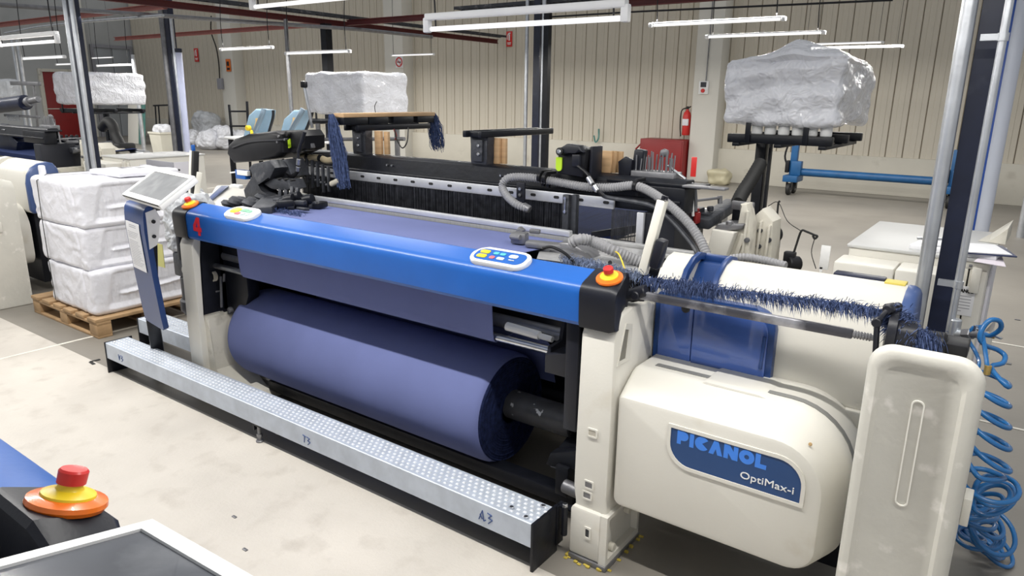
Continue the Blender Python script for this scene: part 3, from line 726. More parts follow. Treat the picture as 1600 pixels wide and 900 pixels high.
# back of the machine: warp beam, back rest, side frames
bm = NB(); cyl(bm, (-3.5, 3.75, .55), (-1.55, 3.75, .55), .33, 40, bev=.01); part('warp_beam', bm, WARP)
for x in (-3.54, -1.55):
    bm = NB(); cyl(bm, (x, 3.75, .55), (x + .03, 3.75, .55), .42, 40, bev=.005); part('beam_flange', bm, MGREY)
bm = NB(); cyl(bm, (-3.6, 4.05, 1.03), (-1.4, 4.05, 1.03), .05, 20); part('back_rest', bm, STEEL)
bm = NB(); strip(bm, [(-3.5, 3.03, 1.02), (-3.5, 4.05, 1.085)], [(-1.60, 3.03, 1.02), (-1.60, 4.05, 1.085)], .004)
part('warp_sheet', bm, WARP)
for x0, x1 in ((-3.80, -3.72), (-1.20, -1.12)):
    bm = NB(); prism(bm, [(2.36, .0), (2.5, .0), (2.6, .25), (3.6, .25), (3.7, 0), (4.15, 0), (4.15, .4), (4.2, 1.05), (3.9, 1.05), (3.6, .97), (2.4, .97)], 'x', x0, x1, .012); part('side_frame', bm, CREAMD)

# support arms on the top beam
def arm(px, y0, y1, post_h, label=None):
    bm = NB()
    prism(bm, [(px - .055, 1.335), (px + .055, 1.335), (px + .05, 1.38), (px + .062, 1.49), (px - .062, 1.49), (px - .05, 1.38)], 'y', 3.04, 3.10, .006)
    prism(bm, [(px - .03, 1.36), (px + .03, 1.36), (px + .035, 1.475), (px - .035, 1.475)], 'y', 3.025, 3.045, .004)
    a = part('arm_bracket', bm, DGREY)
    for dx in (-.052, .052):
        bm = NB(); box(bm, (px + dx - .012, y0, 1.488), (px + dx + .012, y1, 1.522), .004); ob('arm_bar', bm, BLACKM, a)
    for y in (y0 + .04, y0 + .22, y1 - .02):
        bm = NB(); box(bm, (px - .06, y - .015, 1.49), (px + .06, y + .015, 1.518), .003); ob('arm_tie', bm, BLACKM, a)
    for z in (1.40, 1.445):
        bm = NB(); cyl(bm, (px + .012, 3.015, z), (px + .012, 3.03, z), .009, 8, bev=.002); ob('bolt', bm, STEEL, a)
    return a
arm(-3.365, 2.98, 3.62, 0); arm(-2.425, 2.98, 3.68, 0)

# temples at both ends of the reed
def temple(px, flip):
    bm = NB()
    for k in range(13):
        p = Vector((px + flip * random.uniform(-.05, .24), 2.52 + random.uniform(-.07, .09), 1.085 + random.uniform(0, .035)))
        if k % 3 == 0: cyl(bm, p, p + Vector((random.uniform(-.03, .03), random.uniform(.02, .06), .0)), random.uniform(.012, .02), 12, bev=.003)
        else: obox(bm, p, (random.uniform(.03, .08), random.uniform(.02, .05), random.uniform(.015, .035)), Matrix.Rotation(random.uniform(-.7, .7), 3, 'Z') @ Matrix.Rotation(random.uniform(-.3, .3), 3, 'X'), .005)
    bar(bm, (px - flip * .06, 2.46, 1.085), (px + flip * .16, 2.62, 1.085), .05, .025, .006)
    return bm
tb_ = temple(-3.42, 1)
bar(tb_, (-3.424, 2.327, 1.100), (-3.334, 2.624, 1.090), .05, .03, .008)
part('temple', tb_, DGREY)
bm = NB(); c0 = Vector((-1.777, 2.517, 1.090)); 
obox(bm, c0 + Vector((.0, .0, .01)), (.07, .06, .05), Matrix.Rotation(.3, 3, 'Z'), .01)
obox(bm, c0 + Vector((-.03, .05, .03)), (.03, .03, .03), Matrix.Rotation(.5, 3, 'Y'), .005)
obox(bm, c0 + Vector((.04, .06, .035)), (.05, .02, .02), Matrix.Rotation(.2, 3, 'Z'), .005)
bar(bm, (-1.714, 2.476, 1.090), (-1.503, 2.543, 1.085), .055, .03, .012)
cyl(bm, c0 + Vector((-.02, -.04, .02)), c0 + Vector((.03, -.04, .02)), .014, 10, bev=.003)
part('temple', bm, MGREY)

# right deck: bright cast tray, grippers, cable
bm = NB()
hexa(bm, [(-1.605, 2.396, 1.030), (-1.167, 2.470, 1.030), (-1.397, 2.842, 1.030), (-1.860, 2.840, 1.030), (-1.580, 2.358, 1.062), (-1.147, 2.425, 1.062), (-1.373, 2.791, 1.062), (-1.815, 2.769, 1.062)], .006)
part('deck_tray', bm, mat('bright_cast', (.52, .52, .52), .38, .6, .25, 9, .3, 25))
bm = NB()
prism(bm, [(-1.62, 1.06), (-1.56, 1.11), (-1.50, 1.115), (-1.44, 1.085), (-1.40, 1.06)], 'y', 2.50, 2.60, .01)
prism(bm, [(-1.52, 1.06), (-1.50, 1.10), (-1.40, 1.09), (-1.36, 1.06)], 'y', 2.42, 2.48, .01)
part('gripper_guide', bm, MGREY)
bm = NB(); tube(bm, [(-1.520, 2.313, 1.120), (-1.480, 2.316, 1.130), (-1.419, 2.304, 1.120), (-1.382, 2.302, 1.100), (-1.362, 2.303, 1.085)], .006, 8, 4); part('cable', bm, BLACK)
bm = NB(); box(bm, (-1.509, 2.581, 1.050), Vector((-1.261, 2.719, 1.050)) + Vector((0, .05, .02)), .004); bar(bm, (-1.75, 2.85, 1.06), (-1.1, 2.85, 1.06), .03, .03, .004); bar(bm, (-1.7, 2.80, 1.05), (-1.12, 2.80, 1.05), .02, .02, .004); part('race_rails', bm, mat('bright_cast', (0, 0, 0)))
bm = NB(); tube(bm, [(-1.301, 2.491, 1.110), (-1.241, 2.420, 1.120), (-1.207, 2.388, 1.100), (-1.179, 2.357, 1.080)], .003, 6, 4); part('earth_wire', bm, YELLOW)
bm = NB(); cyl(bm, (-1.283, 2.436, 1.070), (-1.263, 2.398, 1.085), .008, 10); part('bolt', bm, BLACK)

# grey corrugated conduits
def hose(pts, r, name='conduit', m=HOSE, ribs=.013, sub=10):
    bm = NB(); tube(bm, pts, r, 12, sub, ribs=ribs, ribamp=.11); return part(name, bm, m, sharp=40)
h1 = hose([(-1.955, 2.840, 1.171), (-2.017, 2.820, 1.192), (-2.091, 2.840, 1.227), (-2.138, 2.870, 1.268), (-2.106, 2.880, 1.308), (-2.003, 2.900, 1.317), (-1.854, 2.930, 1.304), (-1.692, 2.930, 1.293), (-1.556, 2.930, 1.301), (-1.439, 2.920, 1.320), (-1.350, 2.900, 1.304), (-1.238, 2.860, 1.260), (-1.138, 2.820, 1.207), (-1.061, 2.780, 1.149), (-1.002, 2.740, 1.083)], .019)
bm = NB(); cyl(bm, (-1.986, 2.835, 1.184), (-1.947, 2.840, 1.168), .021, 12, bev=.004); ob('nozzle', bm, MGREY, h1)
bm = NB(); tube(bm, [(-1.589, 2.900, 1.272), (-1.561, 2.900, 1.259), (-1.440, 2.900, 1.253), (-1.321, 2.880, 1.244), (-1.214, 2.850, 1.194), (-1.100, 2.800, 1.119), (-1.055, 2.780, 1.074)], .010, 8, 5); part('cable', bm, DGREY)
hose([(-1.462, 2.430, 1.130), (-1.425, 2.433, 1.150), (-1.390, 2.476, 1.140), (-1.296, 2.466, 1.120), (-1.228, 2.501, 1.090), (-1.160, 2.535, 1.060)], .022)
hose([(-0.966, 2.900, 1.055), (-0.900, 2.900, 1.070), (-0.821, 2.900, 1.068), (-0.731, 2.880, 1.063)], .016)
for c in ((-1.931, 2.900, 1.326), (-1.905, 2.905, 1.321), (-1.427, 2.915, 1.322)):
    bm = NB(); c = Vector(c); lathe(bm, [(.021, -.008), (.026, -.008), (.026, .008), (.021, .008)], c, (1, .1, -.1), 16); box(bm, c + Vector((-.008, 0, .015)), c + Vector((.008, .09, .03)), .003); box(bm, c + Vector((-.008, .02, -.05)), c + Vector((.008, .04, .02)), .003)
    part('hose_clip', bm, BLACK)
hb = (-2.034, 2.880, 1.250)
bm = NB(); box(bm, (hb[0] - .025, 2.88, hb[2] - .06), (hb[0] + .025, 2.892, hb[2] + .04), .003)
hk = part('hose_bracket', bm, CAPM)
for dz in (.01, -.02):
    bm = NB(); cyl(bm, (hb[0], 2.872, hb[2] + dz), (hb[0], 2.882, hb[2] + dz), .008, 10); ob('bolt', bm, STEEL, hk)

# weft sensor unit with lime label
wp = Vector((-1.770, 2.980, 1.334))
bm = NB()
prism(bm, [(wp.x - .085, wp.z + .01), (wp.x + .06, wp.z), (wp.x + .075, wp.z + .13), (wp.x + .02, wp.z + .145), (wp.x - .05, wp.z + .135), (wp.x - .085, wp.z + .10)], 'y', 2.93, 3.02, .012)
su = part('weft_sensor', bm, BLACK)
bm = NB(); prism(bm, [(wp.x - .05, wp.z + .10), (wp.x + .03, wp.z + .125), (wp.x + .07, wp.z + .12), (wp.x + .05, wp.z + .15), (wp.x - .02, wp.z + .155), (wp.x - .055, wp.z + .135)], 'y', 2.90, 2.96, .01); ob('sensor_hood', bm, CAPM, su)
bm = NB(); prism(bm, [(wp.x - .072 + a, wp.z + .055 + b) for a, b in rrect(-.017, -.032, .017, .034, [.016, .016, .002, .002], 5)], 'y', 2.924, 2.931); ob('lime_label', bm, LIME, su)
bm = NB(); cyl(bm, (wp.x - .052, 2.89, wp.z + .118), (wp.x - .052, 2.93, wp.z + .118), .019, 18, bev=.003); ob('lens_ring', bm, RUBBER, su)
bm = NB(); cyl(bm, (wp.x - .052, 2.886, wp.z + .118), (wp.x - .052, 2.90, wp.z + .118), .011, 14, bev=.003); ob('lens', bm, STEEL, su)
bm = NB(); box(bm, (wp.x + .005, 2.91, wp.z + .05), (wp.x + .05, 2.95, wp.z + .11), .008); box(bm, (wp.x + .075, 2.96, wp.z - .01), (wp.x + .09, 3.06, wp.z + .145), .004); ob('connector_block', bm, CAPM, su)
bm = NB(); tube(bm, [(wp.x + .03, 2.92, wp.z + .06), (-1.667, 2.900, 1.357), (-1.627, 2.880, 1.318), (-1.589, 2.870, 1.286), (-1.571, 2.880, 1.267)], [.008] * 13, 8, 3); ob('sensor_cable', bm, BLACK, su)
for a, b in (((-1.655, 2.885, 1.344), (-1.624, 2.875, 1.315)), ((-1.615, 2.872, 1.310), (-1.592, 2.868, 1.286))):
    bm = NB(); cyl(bm, a, b, .013, 12, bev=.003); ob('metal_coupling', bm, STEEL, su)

# signal posts: cream bar with dark switch box (right), black and cream bar (left)
a = Vector((-1.027, 2.320, 1.359)); b = Vector((-1.077, 2.300, 1.087))
bm = NB(); bar(bm, a, b, .034, .034, .006); sp_ = part('signal_post', bm, mat('cream_plastic', (.72, .70, .62), .4, 0, .03))
bm = NB(); cyl(bm, a, a + (a - b).normalized() * .014, .008, 8); cyl(bm, a + Vector((.012, 0, 0)), a + Vector((.012, 0, 0)) + (a - b).normalized() * .012, .006, 8); bar(bm, a, a - (a - b) * .02, .03, .03); ob('post_tip', bm, CAPM, sp_)
q = b + (a - b) * .22
bm = NB(); bar(bm, q + Vector((.035, .0, -.03)), q + Vector((.055, 0, .075)), .035, .05, .008); ob('switch_box', bm, CAPM, sp_)
bm = NB(); cc = b + Vector((.01, -.01, -.01)); tube(bm, [cc + Vector((.055 * math.cos(t), 0, .05 * math.sin(t))) for t in [math.radians(x) for x in range(170, 375, 15)]], .013, 10); cyl(bm, b, b + Vector((-.005, 0, -.13)), .016, 12); ob('clamp_hook', bm, CAPM, sp_)
bm = NB(); cyl(bm, b + Vector((0, -.02, -.02)), b + Vector((.02, .02, -.02)), .01, 8); ob('thumb_screw', bm, STEEL, sp_)
a = Vector((-3.936, 2.300, 1.373)); b = Vector((-3.950, 2.270, 1.100))
bm = NB(); bar(bm, a + Vector((-.02, 0, 0)), b + Vector((-.02, 0, 0)), .022, .03, .003); sp2 = part('signal_post', bm, mat('cream_plastic', (0, 0, 0)))
bm = NB(); bar(bm, a + Vector((.01, .0, 0)), b + Vector((.01, 0, 0)), .022, .035, .003); ob('post_channel', bm, RUBBER, sp2)
bm = NB(); bar(bm, a + Vector((.03, .0, -.12)), b + Vector((.03, 0, 0)), .014, .03, .003); ob('post_strip', bm, mat('cream_plastic', (0, 0, 0)), sp2)
bm = NB(); bar(bm, a + Vector((-.01, .0, 0)), a + Vector((-.012, 0, .035)), .012, .02, .003); ob('post_tip', bm, BLUE, sp2)
bm = NB(); bar(bm, b + Vector((-.06, .0, .01)), b + Vector((-.06, 0, .10)), .02, .03, .003); ob('switch_box', bm, DGREY, sp2)

# left deck: cream cover with blue edge, castings, pods of the weft feed
bm = NB()
hexa(bm, [(-4.197, 2.507, 1.020), (-4.156, 2.694, 1.020), (-4.694, 3.096, 1.040), (-4.769, 2.926, 1.040), (-4.056, 2.426, 1.070), (-3.971, 2.576, 1.070), (-4.437, 2.927, 1.085), (-4.506, 2.766, 1.085)], .01)
hexa(bm, [(-4.3, 2.25, .95), (-3.75, 2.25, .95), (-3.75, 2.95, .95), (-4.3, 2.95, .95), (-4.25, 2.30, 1.07), (-3.75, 2.27, 1.06), (-3.75, 2.95, 1.08), (-4.25, 2.95, 1.09)], .015)
part('left_cover', bm, CREAM)
bm = NB(); hexa(bm, [(-3.974, 2.362, 1.065), (-3.952, 2.382, 1.065), (-4.417, 2.805, 1.080), (-4.455, 2.771, 1.080), (-3.944, 2.346, 1.085), (-3.922, 2.365, 1.085), (-4.335, 2.754, 1.100), (-4.372, 2.720, 1.100)], .003); part('blue_edge', bm, BLUED)
bm = NB()
for k in range(10):
    c = Vector((-3.689, 2.416, 1.090)) + Vector((random.uniform(-.10, .12), random.uniform(-.08, .10), random.uniform(-.01, .02)))
    r = random.uniform(.025, .05); lathe(bm, [(0, -r * .6), (r * .7, -r * .45), (r, 0), (r * .7, r * .45), (0, r * .6)], c, (.2, .3, 1), 12)
part('rubber_boot', bm, DGREY)
WY = 2.62
bm = NB()
# main casting, front and stepped arm
prism(bm, [(-3.884, 2.600, 0.992)[::2], (-3.610, 2.600, 1.039)[::2], (-3.566, 2.600, 1.101)[::2], (-3.737, 2.600, 1.124)[::2], (-3.781, 2.600, 1.174)[::2], (-3.645, 2.600, 1.208)[::2], (-3.582, 2.600, 1.280)[::2], (-3.637, 2.600, 1.321)[::2], (-3.804, 2.600, 1.288)[::2], (-3.846, 2.600, 1.262)[::2], (-3.788, 2.600, 1.216)[::2], (-3.918, 2.600, 1.124)[::2]], 'y', 2.58, 2.68, .012)
prism(bm, [(-3.953, 2.700, 1.256)[::2], (-3.614, 2.700, 1.324)[::2], (-3.564, 2.700, 1.225)[::2], (-3.823, 2.700, 1.146)[::2], (-3.937, 2.700, 1.177)[::2]], 'y', 2.68, 2.82, .014)
part('feed_casting', bm, DGREY)
bm = NB()
prism(bm, [(-3.738, 2.660, 1.172)[::2], (-3.659, 2.660, 1.213)[::2], (-3.501, 2.660, 1.214)[::2], (-3.471, 2.660, 1.164)[::2], (-3.532, 2.660, 1.147)[::2], (-3.666, 2.660, 1.147)[::2]], 'y', 2.60, 2.72, .012)
fc = part('finger_cover', bm, DGREY)
for k, c in enumerate(((-3.590, 2.620, 1.127), (-3.535, 2.620, 1.128), (-3.482, 2.620, 1.125), (-3.435, 2.620, 1.122))):
    c = Vector(c); bm = NB(); bar(bm, c + Vector((0, 0, .05)), c + Vector((.01, -.02, -.04)), .02, .03, .004); cyl(bm, c + Vector((-.01, -.03, -.02)), c + Vector((-.005, .03, -.02)), .012, 10); ob('weft_finger', bm, DGREY, fc)
for c in ((-3.576, 2.590, 1.214), (-3.516, 2.590, 1.215), (-3.457, 2.590, 1.216)):
    bm = NB(); cyl(bm, c, Vector(c) + Vector((0, .03, 0)), .007, 8); ob('bolt', bm, RUBBER, fc)
bm = NB()
prism(bm, [(-3.295, 2.198, 1.090)[:2], (-3.262, 2.312, 1.090)[:2], (-3.543, 2.650, 1.090)[:2], (-3.747, 2.618, 1.090)[:2]], 'z', 1.07, 1.115, .008)
part('deck_bracket', bm, DGREY)
bm = NB()
for k, c in enumerate(((-3.330, 2.408, 1.100), (-3.377, 2.513, 1.120), (-3.319, 2.546, 1.100), (-3.297, 2.583, 1.120), (-3.273, 2.405, 1.120), (-3.376, 2.557, 1.130), (-3.254, 2.627, 1.090))):
    c = Vector(c)
    if k % 2: lathe(bm, [(0, -.03), (.028, -.028), (.032, 0), (.028, .028), (0, .03)], c, (1, .4, .3), 14)
    else: obox(bm, c, (.09, .05, .035), Matrix.Rotation(.3 * k, 3, 'Z'), .008)
part('gripper_head', bm, BLACKM)
# big black pod
bm = NB(); A = [(-4.230, 2.750, 1.375), (-4.153, 2.750, 1.419), (-3.985, 2.750, 1.454), (-3.737, 2.750, 1.483), (-3.671, 2.750, 1.466), (-3.670, 2.750, 1.356), (-3.743, 2.750, 1.321), (-3.994, 2.750, 1.286), (-4.190, 2.750, 1.262), (-4.253, 2.750, 1.316)]
prism(bm, [p[::2] for p in A], 'y', 2.70, 2.92, .022, 3); pod = part('weft_feeder', bm, BLACK)
bm = NB(); tube(bm, [Vector((-4.170, 2.700, 1.360)) + Vector((0, -.002, 0)), (-4.010, 2.698, 1.400), (-3.850, 2.698, 1.419), (-3.697, 2.698, 1.429), (-3.598, 2.698, 1.441)], .006, 6, 4); ob('pod_seam', bm, CAPM, pod)
for c in ((-3.685, 2.700, 1.452), (-3.701, 2.700, 1.418), (-3.626, 2.700, 1.436)):
    bm = NB(); cyl(bm, c, Vector(c) + Vector((0, -.008, 0)), .007, 8); ob('bolt', bm, MGREY, pod)
bm = NB(); A = [(-3.739, 2.800, 1.443), (-3.655, 2.800, 1.484), (-3.558, 2.800, 1.492), (-3.525, 2.800, 1.459), (-3.532, 2.800, 1.384), (-3.644, 2.800, 1.347), (-3.730, 2.800, 1.358)]
prism(bm, [p[::2] for p in A], 'y', 2.76, 2.92, .014); pod2 = part('weft_feeder', bm, BLACK)
bm = NB(); c = Vector((-3.665, 2.755, 1.409)); prism(bm, [(c.x + a, c.z + b) for a, b in rrect(-.013, -.028, .013, .028, [.012, .012, .002, .002], 5)], 'y', 2.748, 2.757); ob('lime_label', bm, LIME, pod2)
bm = NB(); c = Vector((-3.665, 2.755, 1.466)); cyl(bm, c, c + Vector((0, -.02, 0)), .017, 16, bev=.003); ob('lens_ring', bm, RUBBER, pod2)
bm = NB(); cyl(bm, (-3.494, 2.740, 1.485), (-3.539, 2.720, 1.365), .012, 10); cyl(bm, (-3.539, 2.720, 1.365), (-3.538, 2.720, 1.320), .009, 10); ob('feeder_arm', bm, CAPM, pod2)
bm = NB(); bar(bm, (-3.566, 2.820, 1.480), (-3.528, 2.820, 1.383), .03, .02, .004); box(bm, Vector((-3.570, 2.800, 1.366)), Vector((-3.609, 2.900, 1.383)), .004); ob('feeder_bracket', bm, MGREY, pod2)
for a, b in (((-3.511, 2.700, 1.330), (-3.521, 2.700, 1.292)), ((-3.522, 2.700, 1.284), (-3.531, 2.700, 1.254))):
    bm = NB(); cyl(bm, a, b, .014, 12, bev=.003); ob('metal_coupling', bm, STEEL, pod2)
bm = NB(); tube(bm, [(-3.531, 2.700, 1.254), (-3.563, 2.690, 1.226), (-3.611, 2.690, 1.234), (-3.644, 2.700, 1.269), (-3.691, 2.720, 1.310)], .012, 8, 5); part('cable', bm, BLACK)
bm = NB(); box(bm, Vector((-4.017, 2.600, 1.184)), Vector((-3.914, 2.640, 1.239)), .004); tm = part('terminal_block', bm, BLUE)
bm = NB(); box(bm, Vector((-3.993, 2.596, 1.209)), Vector((-3.885, 2.620, 1.239)), .002); cyl(bm, (-4.067, 2.600, 1.216), (-4.011, 2.600, 1.224), .005, 8); ob('terminal_face', bm, WHITE, tm)
bm = NB(); box(bm, Vector((-3.924, 2.500, 1.145)), Vector((-3.835, 2.530, 1.165)), .003); part('white_tab', bm, WHITE)
# bone coloured yarn tube along the top beam
bm = NB(); tube(bm, [(-3.751, 2.900, 1.316), (-3.657, 2.900, 1.317), (-3.566, 2.900, 1.319), (-3.495, 2.900, 1.307), (-3.418, 2.900, 1.324)], .020, 12, 4); yt = part('yarn_tube', bm, BRASS)
for a, b in (((-3.688, 2.900, 1.319), (-3.664, 2.900, 1.317)), ((-3.566, 2.900, 1.319), (-3.542, 2.900, 1.316))):
    bm = NB(); cyl(bm, a, b, .024, 12); ob('tube_band', bm, BLACK, yt)
bm = NB(); bar(bm, (-3.737, 2.930, 1.335), (-3.504, 2.950, 1.347), .02, .02, .004); bar(bm, (-3.642, 2.900, 1.350), (-3.632, 2.900, 1.256), .012, .012, .003); part('tube_holder', bm, DGREY)
bm = NB()
for k in range(5):
    b = Vector((-3.669, 2.880, 1.255)) + Vector((.05 * k, 0, -.01 * k)); bar(bm, b + Vector((0, 0, .06)), b + Vector((.02, -.02, -.09 - .02 * (k % 2))), .012, .02, .003); cyl(bm, b + Vector((-.01, -.02, -.05)), b + Vector((.02, .0, -.05)), .010, 8)
part('weft_guides', bm, DGREY)

# drive housing with tinted blue windows, crest and blue pocket
hx0, hx1 = -1.085, -.225
prof = [(2.44, .70), (2.42, .73), (2.42, .95), (2.435, 1.02), (2.47, 1.075), (2.53, 1.11), (2.59, 1.120), (2.64, 1.105), (2.67, 1.06), (2.68, 1.0), (2.68, .73), (2.66, .70)]
n = len(prof)
px0, px1 = -.985, -.855
def hbody(rows, name, m, parent=LOOM):
    bm = NB(); rings = []
    for x, sc in rows: rings.append([bm.verts.new((x, 2.55 + (y - 2.55) * sc, .90 + (z - .90) * sc)) for y, z in prof])
    bm.faces.new(rings[0]); bm.faces.new(rings[-1][::-1])
    for a, b in zip(rings, rings[1:]):
        for i in range(n): bm.faces.new((a[i], b[i], b[(i + 1) % n], a[(i + 1) % n]))
    return part(name, bm, m, parent, sharp=40)
house = hbody([(px1, 1), (-.268, 1), (-.262, .985)], 'drive_housing', CREAM)
hbody([(hx0, 1), (px0, 1)], 'housing_end', CREAM)
hbody([(-.264, 1.008), (-.245, 1.008), (-.232, .98), (-.225, .92)], 'blue_end_cover', mat('seam_blue_grey', (.05, .09, .23), .35, 0, .05))
bm = NB(); box(bm, (-1.0, 2.47, .08), (-.33, 2.66, .71), .01); part('drive_base', bm, BLACKM)
yp = (-0.365, 2.600, 1.120)
bm = NB(); box(bm, (-.335, 2.575, 1.112), (-.272, 2.63, 1.124), .002); ob('warning_label', bm, mat('warning_yellow', (.62, .50, .10), .5), house)
bm = NB(); box(bm, (-.50, 2.60, 1.09), (-.337, 2.65, 1.126), .006); ob('blue_rail', bm, NAVY, house)
# the window follows the front of the housing
def wrapfront(x0, x1, z0, z1, off, nz_=10):
    # points on the front profile between two heights
    out = []
    fr = prof[1:7]
    def yat(z):
        for (ya, za), (yb, zb) in zip(fr, fr[1:]):
            if za <= z <= zb: return ya + (yb - ya) * (z - za) / (zb - za)
        return fr[0][0]
    return [(yat(z0 + (z1 - z0) * i / nz_) - off, z0 + (z1 - z0) * i / nz_) for i in range(nz_ + 1)]
bm = NB()
prism(bm, [(p[0], p[1]) for p in rrect(-1.055, .695, -.615, 1.01, [.012, .045, .07, .02], 6)], 'y', 2.385, 2.424, .010); win = part('window_frame', bm, BLUED)
bm = NB(); prism(bm, rrect(-1.035, .72, -.905, .985, [.006, .004, .004, .01], 4), 'y', 2.378, 2.390, .006); ob('window_pane', bm, BLUEW, win)
bm = NB(); prism(bm, rrect(-.90, .715, -.635, .985, [.004, .05, .06, .004], 6), 'y', 2.374, 2.390, .010); ob('window_pane', bm, BLUEW, win)
for x, z in ((-.935, .965), (-1.02, .742)):
    bm = NB(); lathe(bm, [(.016, 0), (.016, .004), (.010, .006), (0, .003)], (x, 2.378, z), (0, -1, 0), 16); ob('lock', bm, RUBBER, win)
bm = NB(); bar(bm, (-.648, 2.372, .80), (-.645, 2.372, .92), .012, .008, .003); ob('latch', bm, BLUED, win)
bm = NB(); prism(bm, [(-.80, .71), (-.72, .705), (-.71, .69), (-.80, .688)], 'y', 2.37, 2.40, .004); ob('finger_grip', bm, CREAM, win)
# blue pocket let into the crest
bm = NB()
inn = [(2.44, .72), (2.425, .74), (2.425, .96), (2.455, .995), (2.50, 1.0), (2.54, 1.02), (2.60, 1.085), (2.64, 1.10), (2.67, 1.06), (2.68, 1.0), (2.68, .73), (2.66, .70)]
prism(bm, inn, 'x', px0, px1)
pk = part('blue_pocket', bm, BLUED)
bm = NB(); lip = [(2.405, .99), (2.418, .955), (2.43, .955), (2.45, 1.02), (2.48, 1.066), (2.535, 1.10), (2.59, 1.110), (2.64, 1.09), (2.665, 1.10), (2.64, 1.122), (2.59, 1.134), (2.53, 1.124), (2.462, 1.088), (2.424, 1.03)]
prism(bm, lip, 'x', px0 - .004, px0 + .014, .003); prism(bm, lip, 'x', px1 - .014, px1 + .004, .003)
box(bm, (px0, 2.405, .955), (px1, 2.43, 1.01), .006); box(bm, (px0, 2.625, 1.09), (px1, 2.665, 1.118), .006)
ob('pocket_lip', bm, BLUED, pk)
bm = NB(); prism(bm, [(2.36, .70), (2.43, .70), (2.44, 1.02), (2.38, 1.02)], 'x', hx0 + .0, hx0 + .022, .006); part('housing_post', bm, CREAM)
bm = NB(); box(bm, (hx0 + .02, 2.40, .66), (-.31, 2.46, .715), .01); part('lower_apron', bm, CREAM)

# front cover with the badge
cx0, cx1 = -1.050, -.298
bm = NB(); L = []
def cl(l, b, r, t, y, rr):
    P = rrect(cx0 + l, .262 + b, cx1 - r, .766 - t, rr, 9)
    return [bm.verts.new((p[0], y, p[1])) for p in P]
for a in ((0, 0, 0, 0, 2.42, [.03, .10, .21, .02]), (0, 0, 0, 0, 2.225, [.03, .10, .21, .02]), (.0, .002, .004, .006, 2.205, [.03, .10, .205, .02]), (.008, .008, .044, .064, 2.098, [.03, .09, .16, .02]), (.014, .014, .052, .072, 2.087, [.028, .085, .155, .018]), (.024, .024, .062, .082, 2.083, [.025, .08, .15, .015])): L.append(cl(*a))
bm.faces.new(L[0]); bm.faces.new(L[-1][::-1])
m_ = len(L[0])
for a, b in zip(L, L[1:]):
    for i in range(m_): bm.faces.new((a[i], b[i], b[(i + 1) % m_], a[(i + 1) % m_]))
cov = part('front_cover', bm, CREAM, sharp=24)
bm = NB()
P = rrect(cx0 + .05, .260, cx1 + .0025, .7685, [.03, .10, .212, .02], 9); Q = rrect(cx0 + .06, .27, cx1 - .008, .758, [.03, .10, .20, .02], 9)
ringprism(bm, P, Q, 'y', 2.262, 2.288); ob('seam', bm, mat('seam_grey', (.20, .20, .19), .6), cov)
bm = NB(); prism(bm, [(-.80, .762), (-.78, .772), (-.60, .772), (-.56, .762), (-.56, .75), (-.80, .75)], 'y', 2.215, 2.40, .012); ob('top_step', bm, CREAM, cov)
# badge
bx0, bx1, bz0, bz1 = -.835, -.408, .512, .640
bm = NB(); ringprism(bm, rrect(bx0 - .012, bz0 - .012, bx1 + .012, bz1 + .012, [.085, .006, .085, .006], 8), rrect(bx0, bz0, bx1, bz1, [.075, .003, .075, .003], 8), 'y', 2.085, 2.077); bd = ob('badge_rim', bm, CREAM, cov)
bm = NB(); prism(bm, rrect(bx0, bz0, bx1, bz1, [.075, .003, .075, .003], 8), 'y', 2.084, 2.0805); ob('badge', bm, SIGNB, cov)
def arc(cx, cy, r, a0, a1, n=12): return [(cx + r * math.cos(math.radians(a0 + (a1 - a0) * i / n)), cy + r * math.sin(math.radians(a0 + (a1 - a0) * i / n))) for i in range(n + 1)]
def logo(x, z, h, y):
    T = lambda P, ox: [(x + (ox + p[0]) * h, z + p[1] * h) for p in P]
    Ls = []
    bm = NB()
    def add(P, ox): prism(bm, T(P, ox), 'y', y, y - .0012)
    add([(0, 0), (.28, 0), (.28, .30)] + arc(.45, .65, .35, -90, 90, 10) + [(0, 1)], 0)
    add([(0, 0), (.30, 0), (.30, 1), (0, 1)], .90)
    add([(.50, .5)] + arc(.5, .5, .5, 38, 322, 22), 1.28)
    add([(0, 0), (.34, 0), (.475, .42), (.61, 0), (.95, 0), (.62, 1), (.33, 1)], 2.26)
    add([(0, 0), (.30, 0), (.30, .42), (.58, 0), (.95, 0), (.95, 1), (.65, 1), (.65, .58), (.37, 1), (0, 1)], 3.28)
    ringprism(bm, T(arc(.5, .5, .5, 0, 345, 23), 4.30), T(arc(.5, .5, .16, 0, 345, 23), 4.30), 'y', y, y - .0012)
    add([(0, 0), (.72, 0), (.72, .30), (.32, .30), (.32, 1), (0, 1)], 5.36)
    return bm
bm = logo(-.812, .588, .0485, 2.0805); ob('lettering', bm, LBLUE, cov, label='light blue capital letters PICANOL')
lettering('lettering', 'OptiMax-i', .034, WHITE, (-.595, 2.0795, .536), (1, 0, 0), (0, 0, 1), cov, bold=0, width=.165, label='white letters OptiMax-i')
c = (-0.407, 2.120, 0.695)
bm = NB(); lathe(bm, [(.006, 0), (.005, .003), (0, .004)], Vector(c) + Vector((0, .0, 0)), (0, -1, .3), 10); ob('rust_mark', bm, mat('rust_spot', (.45, .30, .14), .7), cov)
bm = NB(); cyl(bm, (-.30, 2.33, .57), (-.27, 2.33, .57), .014, 10, bev=.003); cyl(bm, (-.29, 2.33, .54), (-.27, 2.33, .54), .011, 10); part('cover_bolt', bm, DGREY)

